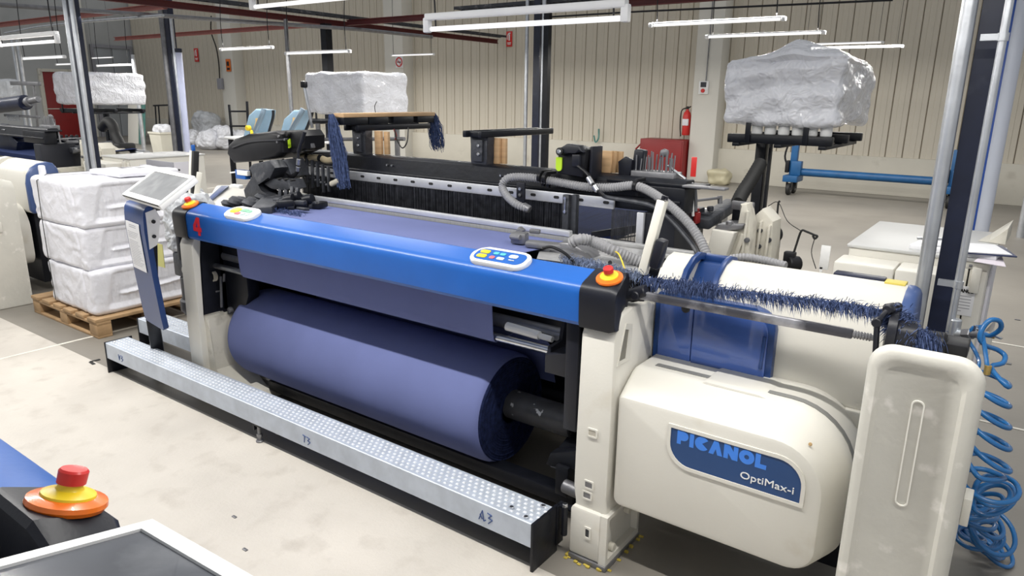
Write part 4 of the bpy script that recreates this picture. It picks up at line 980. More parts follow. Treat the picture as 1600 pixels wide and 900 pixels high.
# rear right frame: cream castings, red solenoid, levers
ry = 3.25
bm = NB()
prism(bm, [(-1.173, 3.200, 0.973)[::2], (-1.075, 3.200, 0.987)[::2], (-1.040, 3.200, 1.118)[::2], (-1.148, 3.200, 1.120)[::2]], 'y', 3.16, 3.24, .008)
part('sloped_plate', bm, CREAM)
bm = NB()
prism(bm, [(-1.091, 3.250, 0.970)[::2], (-0.987, 3.250, 0.985)[::2], (-0.992, 3.250, 1.146)[::2], (-1.019, 3.250, 1.243)[::2], (-1.048, 3.250, 1.241)[::2], (-1.043, 3.250, 1.131)[::2], (-1.065, 3.250, 1.108)[::2]], 'y', 3.22, 3.32, .008)
prism(bm, [(-1.033, 3.400, 0.952)[::2], (-0.923, 3.400, 0.955)[::2], (-0.933, 3.400, 1.154)[::2], (-0.989, 3.400, 1.209)[::2], (-1.035, 3.400, 1.158)[::2]], 'y', 3.36, 3.5, .01)
rc = part('rear_casting', bm, CREAMD)
for k, (a, b) in enumerate((((-1.043, 3.215, 1.007), (-1.017, 3.215, 1.109)), ((-0.989, 3.350, 0.985), (-0.983, 3.350, 1.155)), ((-0.947, 3.350, 0.985), (-0.943, 3.350, 1.138)), ((-1.013, 3.215, 0.999), (-1.007, 3.215, 1.214)))):
    bm = NB(); bar(bm, a, b, .012, .02, .003); ob('rib', bm, CREAMD, rc)
for c in ((-0.985, 3.355, 1.108), (-0.984, 3.355, 1.032), (-0.940, 3.355, 1.068), (-0.996, 3.210, 1.083)):
    bm = NB(); cyl(bm, c, Vector(c) + Vector((0, -.012, 0)), .012, 10); ob('hole', bm, DGREY, rc)
bm = NB(); prism(bm, [(-1.162, 3.200, 1.103)[::2], (-1.021, 3.200, 1.132)[::2], (-1.011, 3.200, 1.157)[::2], (-1.135, 3.200, 1.142)[::2]], 'y', 3.19, 3.40, .006); cyl(bm, (-1.081, 3.200, 1.143), (-1.083, 3.200, 1.163), .016, 12, bev=.003); box(bm, Vector((-1.116, 3.300, 1.201)), Vector((-1.012, 3.320, 1.242)), .004); part('cap_plate', bm, MGREY)
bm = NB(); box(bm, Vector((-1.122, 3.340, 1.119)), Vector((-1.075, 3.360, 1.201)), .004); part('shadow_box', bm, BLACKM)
bm = NB(); box(bm, Vector((-1.239, 3.150, 1.137)), Vector((-1.220, 3.200, 1.190)), .005); box(bm, Vector((-1.235, 3.160, 1.191)), Vector((-1.224, 3.190, 1.209)), .003); part('red_solenoid', bm, DRED)
bm = NB(); tube(bm, [(-1.255, 3.120, 1.335), (-1.232, 3.120, 1.313), (-1.222, 3.120, 1.262), (-1.217, 3.120, 1.203)], .009, 8, 4); bar(bm, (-1.235, 3.140, 1.247), (-1.170, 3.300, 1.251), .012, .012, .003); cyl(bm, (-1.170, 3.300, 1.223), (-1.174, 3.300, 1.259), .012, 8); part('lever_rod', bm, MGREY)
bm = NB(); bar(bm, (-1.238, 3.100, 1.335), (-1.219, 3.100, 1.182), .010, .012, .002); part('white_lever', bm, WHITE)
bm = NB(); bar(bm, (-1.215, 3.200, 1.133), (-1.210, 3.600, 1.186), .08, .05, .01); bar(bm, (-1.231, 3.250, 1.162), (-1.242, 3.500, 1.168), .06, .03, .008); cyl(bm, (-1.214, 3.300, 1.182), (-1.216, 3.300, 1.207), .016, 10, bev=.004); part('tension_arm', bm, DGREY)
bm = NB(); box(bm, Vector((-1.314, 3.200, 1.184)), Vector((-1.289, 3.320, 1.222)), .006)
for k in range(6): box(bm, ((-1.314, 3.200, 1.184)[0] - .003, 3.195, (-1.315, 3.200, 1.187)[2] + k * .011), ((-1.245, 3.200, 1.191)[0], 3.20, (-1.315, 3.200, 1.187)[2] + k * .011 + .005))
part('finned_motor', bm, MGREY)
# bundle of dropper pins behind the top beam
bp = Vector((-1.448, 3.120, 1.356))
bm = NB()
for k in range(26):
    x = bp.x - .07 + (k % 9) * .022 + random.uniform(-.004, .004); y = 3.10 + (k // 9) * .03
    cyl(bm, (x, y, bp.z - .01), (x + random.uniform(-.006, .006), y, bp.z + random.uniform(.07, .11)), .0035, 6)
box(bm, (bp.x - .09, 3.08, bp.z - .03), (bp.x + .13, 3.18, bp.z + .015), .006)
lathe(bm, [(0, -.02), (.018, -.012), (.021, 0), (.018, .012), (0, .02)], bp + Vector((.05, .02, .10)), (0, 0, 1), 12)
part('pin_rack', bm, MGREY)
bm = NB(); prism(bm, [(bp.x - .16, bp.z - .01), (bp.x - .10, bp.z - .02), (bp.x - .09, bp.z + .06), (bp.x - .13, bp.z + .075), (bp.x - .165, bp.z + .05)], 'y', 3.09, 3.12, .006); obox(bm, bp + Vector((-.075, .02, .05)), (.05, .06, .12), Matrix.Rotation(.1, 3, 'Y'), .01); part('pin_guard', bm, CAPM)
bm = NB(); cyl(bm, (-1.380, 3.150, 1.397), (-1.267, 3.100, 1.347), .006, 8); part('stay_rod', bm, STEEL)
# accordion boot
bm = NB(); tube(bm, [(-1.180, 3.900, 1.376), (-1.172, 3.750, 1.307), (-1.166, 3.600, 1.243), (-1.151, 3.500, 1.209)], .031, 14, 6, ribs=.026, ribamp=.16); part('accordion_boot', bm, RUBBER, sharp=40)

# selvedge rod, guide, and take-off
ra = Vector((-1.072, 2.200, 1.038)); rb = Vector((-0.347, 2.200, 1.038)); rm = ra.lerp(rb, .45)
bm = NB(); bar(bm, ra, rb, .022, .028, .004); rod = part('selvedge_rod', bm, mat('worn_rod', (.10, .10, .115), .35, .6, .3, 3, dirt=((.45, .45, .48), 5, .48, .6)))
bm = NB(); cyl(bm, rb, rb + Vector((.055, 0, 0)), .009, 10)
for k in range(6): cyl(bm, rb + Vector((.004 + k * .008, 0, 0)), rb + Vector((.008 + k * .008, 0, 0)), .012, 10)
ob('threaded_end', bm, MGREY, rod)
bm = NB(); cyl(bm, ra + Vector((-.03, 0, -.02)), ra + Vector((.06, 0, .02)), .022, 12, bev=.004); cyl(bm, ra + Vector((.03, -.03, .0)), ra + Vector((.03, .04, 0)), .016, 12, bev=.003); ob('rod_clamp', bm, CAPM, rod)
bm = NB(); tube(bm, [(-1.099, 2.250, 1.065), (-1.086, 2.300, 1.067), (-1.043, 2.280, 1.056), (-1.034, 2.240, 1.026), (-1.068, 2.220, 1.006), (-1.099, 2.220, 1.010)], .006, 8, 5); part('cable', bm, BLACK)

# ------------------------------------------------------------------ cloth on the loom
FX0, FX1 = -3.40, -1.655
t = thing('woven_fabric', 'slate blue denim running from the reed down onto its big roll on the loom', 'fabric', (-2.6, 2.4, .08))
pr_ = [(2.735, 1.064), (2.60, 1.068), (2.42, 1.074), (2.19, 1.080)]
bm = NB(); strip(bm, [(FX0, y, z) for y, z in pr_], [(FX1, y, z) for y, z in pr_], .003); ob('fabric_sheet', bm, DENIM, t)
pr_ = [(2.155, .955), (2.160, .86), (2.166, .775), (2.172, .748), (2.182, .733), (2.198, .730), (2.22, .733), (2.33, .735), (2.50, .70), (2.60, .60), (2.652, .40)]
bm = NB(); strip(bm, [(FX0 + .02, y, z) for y, z in pr_], [(FX1, y, z) for y, z in pr_], .003); ob('fabric_drop', bm, DENIM, t)
bm = NB()
rp = [(.05, .03), (.20, .034), (.238, .040), (.252, .052), (.256, .075), (.2565, .4), (.256, .9), (.2565, 1.4), (.256, 1.80), (.253, 1.835), (.243, 1.855), (.236, 1.86)]
lathe(bm, rp, (-3.585, 2.4, .338), (1, 0, 0), 96); ob('fabric_roll', bm, DENIM, t, sharp=50)
bm = NB(); pf = [(.236, 1.845)]
r = .240; k = 0
while r > .075:
    pf.append((r, 1.862 + (.003 if k % 2 else 0) + random.uniform(-.002, .002))); r -= .0055; k += 1
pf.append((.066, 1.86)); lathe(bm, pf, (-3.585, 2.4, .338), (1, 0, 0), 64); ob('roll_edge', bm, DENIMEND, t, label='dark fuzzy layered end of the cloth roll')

# ------------------------------------------------------------------ steps in front of and beside the loom
def step(x0, x1, y0, y1, label, right_bolts=True, h=.20):
    t = thing('step_platform', label, 'step', ((x0 + x1) / 2, (y0 + y1) / 2, 0))
    bm = NB(); w = .003
    prism(bm, [(y0, h - .10), (y0 + w, h - .10), (y0 + w, h - w), (y1 - w, h - w), (y1 - w, h - .06), (y1, h - .06), (y1, h - .003), (y1 - .004, h), (y0 + .004, h), (y0, h - .003)], 'x', x0, x1); ob('step_tread', bm, TREAD, t)
    bm = NB(); rows = 5; n = int((x1 - x0) / .030)
    for j in range(rows):
        for i in range(n):
            x = x0 + .025 + i * .030 + (.015 if j % 2 else 0); y = y0 + .024 + j * (y1 - y0 - .048) / (rows - 1)
            a = .0075; b = .0045
            vs = [bm.verts.new((x + sx * a, y + sy * a * .7, h - .0005)) for sx, sy in ((-1, -1), (1, -1), (1, 1), (-1, 1))] + [bm.verts.new((x + sx * b, y + sy * b * .7, h + .0035)) for sx, sy in ((-1, -1), (1, -1), (1, 1), (-1, 1))]
            bm.faces.new(vs[4:])
            for q in range(4): bm.faces.new((vs[q], vs[(q + 1) % 4], vs[4 + (q + 1) % 4], vs[4 + q]))
    ob('tread_studs', bm, mat('stud_steel', (.82, .84, .88), .3, .1, .05), t, kind='stuff')
    for x in (x0 - .012, x1):
        bm = NB(); box(bm, (x, y0 - .004, 0), (x + .012, y1 + .02, h + .002), .002); ob('end_plate', bm, BLACKM, t)
    return t
st = step(-4.455, -1.262, 1.89, 2.035, 'long low galvanised step with a studded tread along the front of the loom')
for xm in (-2.93,):
    for y in (1.905, 2.02):
        bm = NB(); cyl(bm, (xm, y, 0), (xm, y, .012), .02, 14, bev=.003); cyl(bm, (xm, y, .01), (xm, y, .09), .009, 10); cyl(bm, (xm, y, .03), (xm, y, .045), .015, 6); ob('levelling_foot', bm, MGREY, st)
    bm = NB(); box(bm, (xm - .03, 1.895, .085), (xm + .02, 2.03, .10), .002); box(bm, (xm - .035, 1.894, .06), (xm - .025, 2.03, .13), .002); ob('foot_bracket', bm, BLACKM, st)
bm = NB(); prism(bm, [(-1.262, 2.055), (-1.19, 2.055), (-1.175, 2.07), (-1.185, 2.10), (-1.262, 2.06)], 'z', .19, .20, .002); box(bm, (-1.262, 2.045, .03), (-1.245, 2.09, .2), .003); cyl(bm, (-1.215, 2.045, .09), (-1.215, 2.045, .215), .012, 10, bev=.003); ob('end_bracket', bm, BLACKM, st)
bm = NB(); cyl(bm, (-1.215, 2.045, .195), (-1.215, 2.045, .225), .011, 6, bev=.002); ob('bolt', bm, STEEL, st)
for x, y in ((-1.30, 1.91), (-1.29, 2.01), (-1.38, 1.93), (-4.42, 1.93)):
    bm = NB(); cyl(bm, (x, y, .2), (x, y, .208), .010, 6, bev=.002); ob('bolt', bm, STEEL, st)
INK = mat('blue_ink', (.03, .07, .22), .6, 0, .05)
def strokes(segs, o, s, name='marker_writing'):
    bm = NB()
    for pl in segs:
        pts = [(o[0] + x * s, o[1], o[2] + z * s) for x, z in pl]
        for a, b in zip(pts, pts[1:]): bar(bm, a, b, .0012, .0045, up=(0, 1, 0)) if False else tube(bm, [a, b], .0022, 5)
    return ob(name, bm, INK, st)
EL = [[(0, .1), (.35, 1)], [(.35, 1), (.5, .1), (.7, .25)], [(.85, .95), (1.3, .85), (.95, .55), (1.35, .45), (.95, .05)], [(.1, .6), (.35, .2)]]
strokes(EL, (-1.505, 1.889, .122), .048)
strokes([[(0, .9), (.5, .8)], [(.3, .85), (.2, .1)], [(.65, .85), (1.1, .75), (.75, .45), (1.15, .35), (.75, 0)]], (-2.56, 1.889, .118), .045)
strokes([[(0, .9), (.1, .1), (.4, .8)], [(.65, .85), (1.05, .75), (.7, .45), (1.1, .35), (.7, 0)]], (-4.30, 1.889, .12), .045)
step(-4.79, -3.98, 2.262, 2.43, 'short galvanised studded step beside the left column, behind the blue terminal post')

# ------------------------------------------------------------------ operator terminal at the left of the loom
def terminal(K, phi, tilt, W, D, label, scr, facing=1, post=None, bd=.022):
    a = Vector((math.cos(phi), math.sin(phi), 0)) * facing
    nn = Vector((-math.sin(phi), math.cos(phi), 0)) * facing
    b = nn * math.cos(tilt) + Vector((0, 0, math.sin(tilt))); up = a.cross(b)
    M = Matrix((a, b, up)).transposed(); K = Vector(K)
    t = thing('control_terminal', label, 'terminal', (post[0], post[1], 0))
    c = K + a * W / 2 + b * D / 2
    bm = NB(); obox(bm, c - up * .018, (W, D, .030), M, .006)
    loc = [[(-W / 2, -D / 2), (W / 2, -D / 2), (W / 2, D / 2), (-W / 2, D / 2)], [(-W / 2 + bd, -D / 2 + bd + .006), (W / 2 - bd, -D / 2 + bd + .006), (W / 2 - bd, D / 2 - bd), (-W / 2 + bd, D / 2 - bd)]]
    o3 = [[c + M @ Vector((x, y, 0)) for x, y in L] for L in loc]
    vo = [bm.verts.new(p - up * .004) for p in o3[0]]; vi = [bm.verts.new(p - up * .004) for p in o3[1]]; vo2 = [bm.verts.new(p + up * .003) for p in o3[0]]; vi2 = [bm.verts.new(p + up * .003) for p in o3[1]]
    for i in range(4):
        j = (i + 1) % 4
        bm.faces.new((vo2[i], vo2[j], vi2[j], vi2[i])); bm.faces.new((vo[i], vo[j], vo2[j], vo2[i])); bm.faces.new((vi[i], vi2[i], vi2[j], vi[j])); bm.faces.new((vo[i], vi[i], vi[j], vo[j]))
    fr = ob('screen_frame', bm, WHITE, t)
    bm = NB(); obox(bm, c - up * .002, (W - bd * 1.6, D - bd * 1.6, .004), M); ob('screen', bm, scr, fr)
    bm = NB(); obox(bm, c + M @ Vector((0, -D / 2 - .001, -.004)), (W * .97, .004, .008), M, .001); ob('frame_gap', bm, RUBBER, fr)
    return t, a, nn, b, up
tz = (-4.176, 2.100, 0.150)
t, a, nn, b, up = terminal((-3.805, 1.80, 1.182), -.15, .588, .50, .222, 'operator terminal with grey screen on a curved dark blue post, left of the loom', SCREEN2, 1, (-4.2, 2.10))
PW = .285
A0 = Vector((-3.93, 1.86, 0))
lean = lambda z: -.215 * max(0, 1.08 - z)
prof_ = [(.045, 1.135), (.016, 1.128), (.002, 1.105), (-.002, 1.07), (.0, 1.0), (.03, .75), (.065, .50), (.078, .425), (.082, .408)]
L1 = [A0 + nn * d + Vector((0, 0, z)) + a * (lean(z) + (.018 if z < .41 else 0)) for d, z in prof_]
L2 = [A0 + nn * d + Vector((0, 0, z)) + a * (PW + lean(z) - (.018 if z < .41 else 0)) for d, z in prof_]
bm = NB(); strip(bm, L1, L2, .03); pan_ = ob('post_panel', bm, BLUED, t, sharp=60)
bm = NB(); o_ = A0 + a * PW; X0 = o_ + nn * .01
def sb(u, z): return X0 + nn * u + a * (lean(z)) + Vector((0, 0, z))
q_ = [sb(.0, 1.10), sb(.05, 1.115), sb(.07, 1.07), sb(.06, .96), sb(.05, .92), sb(.012, .90)]
va = [bm.verts.new(p - a * .012) for p in q_]; vb = [bm.verts.new(p + a * .004) for p in q_]
bm.faces.new(va); bm.faces.new(vb[::-1])
for i in range(6): bm.faces.new((va[i], vb[i], vb[(i + 1) % 6], va[(i + 1) % 6]))
sp3 = ob('side_bracket', bm, WHITE, t)
for z in (1.05, .97):
    p = sb(.035, z) + a * .004; bm = NB(); cyl(bm, p, p + a * .008, .010, 10); ob('bolt', bm, RUBBER, sp3)
bm = NB(); bar(bm, (-4.20, 2.085, 0), (-4.02, 1.98, .50), .07, .035, .006); bar(bm, (-4.02, 1.985, .48), (-3.80, 1.93, 1.12), .07, .04, .006); bar(bm, (-3.80, 1.93, 1.10), (-3.62, 1.90, 1.21), .10, .05, .006); box(bm, (-4.29, 2.06, 0), (-4.10, 2.22, .012), .003); ob('post_stem', bm, BLACKM, t)
# the printed notice on the post
def on_panel(u, v):      # u across 0..1, v down 0..1 over the sheet
    z = 1.03 - v * .275
    for (d0, z0), (d1, z1) in zip(prof_, prof_[1:]):
        if z1 <= z <= z0:
            d = d0 + (d1 - d0) * (z0 - z) / (z0 - z1); break
    return A0 + nn * (d - .003) + Vector((0, 0, z)) + a * (lean(z) + .022 + u * .20)
bm = NB(); strip(bm, [on_panel(1, v / 8) for v in range(9)], [on_panel(0, v / 8) for v in range(9)], .0015); nt = ob('notice', bm, PAPER, t, label='white printed notice')
bm = NB()
for k in range(24):
    v = .06 + k * .037
    if k in (2, 3, 8): continue
    u0, u1 = (.25, .75) if k in (0, 1) else (.08, random.uniform(.6, .93))
    p, q = on_panel(u0, v) - nn * .0012, on_panel(u1, v) - nn * .0012
    bar(bm, p, q, .0012, .0035 if k < 2 else .0022)
ob('print_lines', bm, LINE, nt)

# crumpled film and yellowish label behind the terminal, hung on the loom
bm = NB(); c = (-4.073, 2.120, 0.763); bar(bm, (c[0] - .03, 2.115, c[2] - .07), (c[0] - .03, 2.115, c[2] + .07), .075, .003); single('yellow_note', bm, mat('pale_yellow_card', (.52, .50, .18), .6, 0, .05), 'pale yellow card beside the terminal post, on the crumpled film', 'card')
bm = NB(); pillow_box(bm, (-4.08, 2.13, .78), (-3.855, 2.36, 1.13), 22, lambda p, n: .03 * noise.noise(p * 14) + .012 * noise.noise(p * 40), .04); single('film_wrap', bm, FILMG, 'crumpled clear film wrapped round the loom end behind the terminal', 'wrap')

# ------------------------------------------------------------------ waste bin at the right end, and selvedge waste
def make_bin():
    t = thing('waste_bin', 'scuffed tall cream bin with a ribbed front, right beside the badge cover', 'bin', (-.133, 2.08, 0))
    x0, x1 = -.262, -.004
    bm = NB(); L = []
    for ins, y in ((.0, 2.245), (.0, 1.945), (.003, 1.925), (.010, 1.912), (.018, 1.907)):
        P = rrect(x0 + ins, ins * .5, x1 - ins, 1.118 - ins, [.01, .01, .062 - ins * .5, .062 - ins * .5], 7); L.append([bm.verts.new((p[0], y, p[1])) for p in P])
    for v in L[0]:
        if v.co.z > .5: v.co.z -= .115
    for v in L[1]:
        if v.co.z > .5: v.co.z -= .012
    bm.faces.new(L[0])
    m = len(L[0])
    for i0, i1, y in ((.030, .034, 1.907), (.040, .044, 1.918)):
        P = rrect(x0 + i0, .03, x1 - i1, 1.118 - i0 * 1.35, [.01, .01, .045, .045], 7); L.append([bm.verts.new((p[0], y, p[1])) for p in P])
    for a, b in zip(L, L[1:]):
        for i in range(m): bm.faces.new((a[i], b[i], b[(i + 1) % m], a[(i + 1) % m]))
    bm.faces.new(L[-1][::-1])
    body = ob('bin_body', bm, BINM, t, sharp=40)
    bm = NB(); P = rrect(-.148, .69, -.118, .985, .0145, 6); Q = rrect(-.1445, .6935, -.1215, .9815, .011, 6); ringprism(bm, P, Q, 'y', 1.919, 1.9145); ob('front_rib', bm, mat('rib_edge', (.72, .70, .64), .5, 0, .04), body)
    bm = NB(); box(bm, (x1 + .0, 2.04, .62), (x1 + .02, 2.11, .70), .003); ob('side_cleat', bm, CREAM, body)
    return t
BIN = make_bin()
dup(BIN, (-6.478, .0, 0), 'tall cream bin at the far left edge, beside the neighbouring loom', {'bin_body'})

bm = NB(); ta = Vector((-0.270, 2.120, 1.013)); tb2 = Vector((-0.278, 2.120, 1.110)); tc_ = Vector((-0.259, 2.140, 1.147)); td = Vector((-0.244, 2.200, 1.140))
for p, q in ((ta, tb2), (tb2, tc_), (tc_, td)): bar(bm, p, q, .012, .032, .003, up=(0, 1, 0))
for c in (tb2, tc_, td): cyl(bm, c + Vector((0, -.018, 0)), c + Vector((0, .01, 0)), .013, 12, bev=.002)
part('guide_arm', bm, CAPM)
bm = NB(); c = Vector((-0.246, 2.160, 1.078)); lathe(bm, [(.028, -.012), (.058, -.012), (.060, -.006), (.060, .010), (.054, .014), (.028, .014)], c, (1, .15, -.05), 28); lathe(bm, [(.028, -.02), (.045, -.02), (.045, .03), (.028, .03)], c + Vector((.03, 0, -.005)), (1, .15, -.05), 24); part('guide_wheel', bm, CAPM)
bm = NB(); cyl(bm, (-0.227, 2.200, 1.052), (-0.112, 2.200, 1.054), .035, 20, bev=.006); box(bm, Vector((-0.128, 2.220, 1.022)), Vector((-0.110, 2.260, 1.064)), .006); part('take_off_roller', bm, BLACK)
bm = NB(); box(bm, (-.16, 2.20, 1.02), (-.06, 2.30, 1.06), .006); part('take_off_base', bm, BLACK)

SW = NB()
def fuzz(path, n, ln, spread, droop, seed, down=.0):
    rnd = random.Random(seed); P = [Vector(p) for p in path]; Ls = [(b - a).length for a, b in zip(P, P[1:])]; T = sum(Ls)
    for k in range(n):
        d = rnd.random() * T; i = 0
        while i < len(Ls) - 1 and d > Ls[i]: d -= Ls[i]; i += 1
        c = P[i].lerp(P[i + 1], d / Ls[i]); ax = (P[i + 1] - P[i]).normalized()
        th = rnd.gauss(-1.57, .75) if rnd.random() < .72 else rnd.random() * 6.28
        s, _, u = frame_of(ax)
        dr = (s * math.cos(th) + u * math.sin(th)) + ax * rnd.uniform(-.1, .9) * droop + Vector((0, 0, -down))
        dr.normalize(); l = ln * rnd.uniform(.4, 1.15) * (1 if math.sin(th) < .2 else .55); w = rnd.uniform(.0007, .0013)
        c = c + Vector((rnd.gauss(0, spread), rnd.gauss(0, spread), rnd.gauss(0, spread * .7)))
        sd = dr.cross(Vector((rnd.uniform(-1, 1), rnd.uniform(-1, 1), rnd.uniform(-1, 1)))).normalized() * w
        sd2 = dr.cross(sd).normalized() * w
        m_ = c + dr * l * .55 + Vector((0, 0, .002)); e = c + dr * l + Vector((0, 0, -l * .12))
        a0 = [SW.verts.new(c + q) for q in (sd, -sd * .5 + sd2, -sd * .5 - sd2)]; a1 = [SW.verts.new(m_ + q) for q in (sd, -sd * .5 + sd2, -sd * .5 - sd2)]; ev = SW.verts.new(e)
        for j in range(3):
            SW.faces.new((a0[j], a0[(j + 1) % 3], a1[(j + 1) % 3], a1[j])); SW.faces.new((a1[j], a1[(j + 1) % 3], ev))
bpath = [(-1.060, 2.270, 1.081), (-0.926, 2.270, 1.080), (-0.790, 2.270, 1.085), (-0.618, 2.260, 1.097), (-0.461, 2.250, 1.108), (-0.348, 2.220, 1.118), (-0.256, 2.180, 1.127)]
fuzz(bpath, 2700, .048, .006, 1.0, 3)
fuzz([(-0.962, 2.270, 1.079), (-0.794, 2.270, 1.086)], 1300, .035, .013, .3, 4)
fuzz([(-0.246, 2.180, 1.129), (-0.216, 2.160, 1.095), (-0.187, 2.160, 1.068), (-0.151, 2.160, 1.079)], 2600, .045, .016, .2, 5)
tube(SW, bpath, .004, 6, 3)
single('selvedge_waste', SW, YARN, 'blue fringed string of yarn waste stretched over the badge cover to the bin', 'yarn waste', kind='stuff')
SW = NB(); fuzz([(-1.429, 2.321, 1.090), (-1.306, 2.308, 1.095), (-1.180, 2.276, 1.095), (-1.071, 2.266, 1.090)], 1500, .026, .010, .5, 8)
single('selvedge_waste', SW, mat('pale_yarn', (.16, .20, .30), .9, 0, .6, 70), 'grey and blue lint string lying behind the blue beam by the red stop button', 'yarn waste', kind='stuff')
SW = NB(); fuzz([(-3.417, 2.370, 1.085), (-3.250, 2.364, 1.085), (-3.069, 2.349, 1.085)], 500, .024, .012, .5, 9)
single('selvedge_waste', SW, YARN, 'short blue lint tuft at the left temple above the blue beam', 'yarn waste', kind='stuff')

# ------------------------------------------------------------------ control cabinet and papers
def make_cabinet():
    t = thing('control_cabinet', 'cream electrical cabinet with papers on top, behind the dark navy post', 'cabinet', (-.33, 3.5, 0))
    x0, x1 = (-0.567, 3.200, 1.112)[0], (-0.069, 3.200, 1.116)[0]
    zt = (-0.567, 3.200, 1.112)[2]
    bm = NB(); box(bm, (x0, 3.2, .08), (x1, 3.92, zt), .008); body = ob('cabinet_body', bm, CREAM, t)
    bm = NB(); box(bm, (x0 - .008, 3.19, zt - .002), (x1 + .008, 3.93, zt + .012), .004); ob('cabinet_top', bm, mat('top_grey', (.50, .50, .49), .4, 0, .03), t)
    bm = NB(); box(bm, (x0 + .02, 3.23, 0), (x1 - .02, 3.9, .08)); ob('cabinet_plinth', bm, DGREY, t)
    for a, b in ((x0 - .02, x0 + .20), (x0 + .203, x0 + .40)):
        bm = NB(); box(bm, (a, 3.03, .15), (b, 3.2, zt - .035), .01); ob('side_box', bm, CREAM, t)
    dx = (-0.220, 3.190, 0.913)[0]
    bm = NB(); box(bm, (dx, 3.178, .12), (x1 - .065, 3.2, zt - .03), .004); dr = ob('door', bm, CREAM, t)
    bm = NB(); box(bm, (x1 - .06, 3.178, .12), (x1 - .002, 3.2, zt - .03), .006); ob('door_pillar', bm, CREAM, t)
    bm = NB(); box(bm, (x1 - .066, 3.186, .12), (x1 - .060, 3.2, zt - .03)); ob('door_gap', bm, RUBBER, t)
    h = (-0.105, 3.160, 1.048)
    bm = NB(); box(bm, (h[0] - .016, 3.15, h[2] - .05), (h[0] + .016, 3.18, h[2] + .05), .005); ob('handle', bm, CREAM, dr)
    bm = NB(); box(bm, (h[0] - .03, 3.17, h[2] + .045), (h[0] - .018, 3.18, h[2] + .055), .002); ob('lock', bm, MGREY, dr)
    lb = (-0.134, 3.175, 0.958)
    bm = NB(); box(bm, (lb[0] - .04, 3.1745, lb[2] - .058), (lb[0] + .036, 3.179, lb[2] + .058), .001); ob('rating_plate', bm, PAPER, dr)
    lettering('lettering', 'PICANOL', .018, RUBBER, (lb[0] - .036, 3.1738, lb[2] + .034), (1, 0, 0), (0, 0, 1), dr, bold=.0012, depth=.0004, width=.066)
    bm = NB()
    for k in range(6): box(bm, (lb[0] - .03, 3.1738, lb[2] + .018 - k * .012), (lb[0] + (.026 if k < 5 else .0), 3.1746, lb[2] + .021 - k * .012))
    ob('print_lines', bm, LINE, dr)
    bm = NB(); box(bm, (x1, 3.28, .15), (x1 + .012, 3.84, zt - .05), .004); sd = ob('side_panel', bm, mat('lavender_white', (.66, .65, .70), .45, 0, .03), t)
    bm = NB(); hexa(bm, [(x1 + .010, 3.40, .70), (x1 + .05, 3.44, .66), (x1 + .05, 3.62, .66), (x1 + .010, 3.62, .70), (x1 + .010, 3.40, .72), (x1 + .05, 3.44, .80), (x1 + .05, 3.62, .80), (x1 + .010, 3.62, .72)], .003); ob('side_flap', bm, CREAM, sd)
    return t, x0, x1, zt
CAB, kx0, kx1, kzt = make_cabinet()
CAB2 = dup(CAB, (-6.48, 0, 0), 'cream cabinet standing behind the white wrapped bales')
bm = NB(); g0 = (-6.197, 3.168, 1.137); g1 = (-5.771, 3.168, 0.973); box(bm, (g0[0], 3.166, g1[2]), (g1[0], 3.179, g0[2]), .003); o = ob('grey_panel', bm, CABG, CAB2)
zt = kzt + .012
bm = NB(); obox(bm, (-.19, 3.33, zt + .009), (.30, .22, .018), Matrix.Rotation(-.12, 3, 'Z'), .002); single('paper_stack', bm, PAPER, 'stack of white papers on the cream cabinet top', 'papers')
bm = NB(); obox(bm, (-.10, 3.30, zt + .021), (.17, .22, .005), Matrix.Rotation(.25, 3, 'Z'), .001); b_ = single('clipboard', bm, mat('clipboard_navy', (.03, .04, .10), .5), 'navy clipboard lying on the paper stack', 'clipboard')
bm = NB(); obox(bm, (-.11, 3.29, zt + .026), (.15, .20, .003), Matrix.Rotation(.32, 3, 'Z')); single('paper_sheet', bm, PAPER, 'white sheet on the navy clipboard', 'paper')
bm = NB(); hexa(bm, [(-.12, 3.12, zt + .001), (kx1 + .05, 3.13, zt - .006), (kx1 + .03, 3.30, zt - .0), (-.10, 3.30, zt + .001), (-.12, 3.12, zt + .003), (kx1 + .05, 3.13, zt - .004), (kx1 + .03, 3.30, zt + .003), (-.10, 3.30, zt + .003)]); single('paper_sheet', bm, mat('pinkish_paper', (.76, .70, .76), .7, 0, .02), 'pinkish white sheet overhanging the right front edge of the cabinet', 'paper')
bm = NB(); box(bm, (-.30, 3.24, zt), (-.27, 3.27, zt + .05), .003); bar(bm, (-.33, 3.25, zt + .045), (-.24, 3.27, zt + .05), .02, .01, .002); single('metal_clip', bm, STEEL, 'small metal clip standing by the papers on the cabinet', 'clip')
bm = NB(); hexa(bm, [(kx1 - .07, 3.62, zt + .001), (kx1 + .03, 3.60, zt + .001), (kx1 + .04, 3.90, zt + .001), (kx1 - .03, 3.90, zt + .001), (kx1 - .03, 3.62, zt + .002), (kx1 + .03, 3.60, zt + .07), (kx1 + .04, 3.90, zt + .07), (kx1 - .03, 3.90, zt + .002)], .001); single('cardboard_flap', bm, CREAMD, 'folded beige card at the back right corner of the cabinet', 'card')

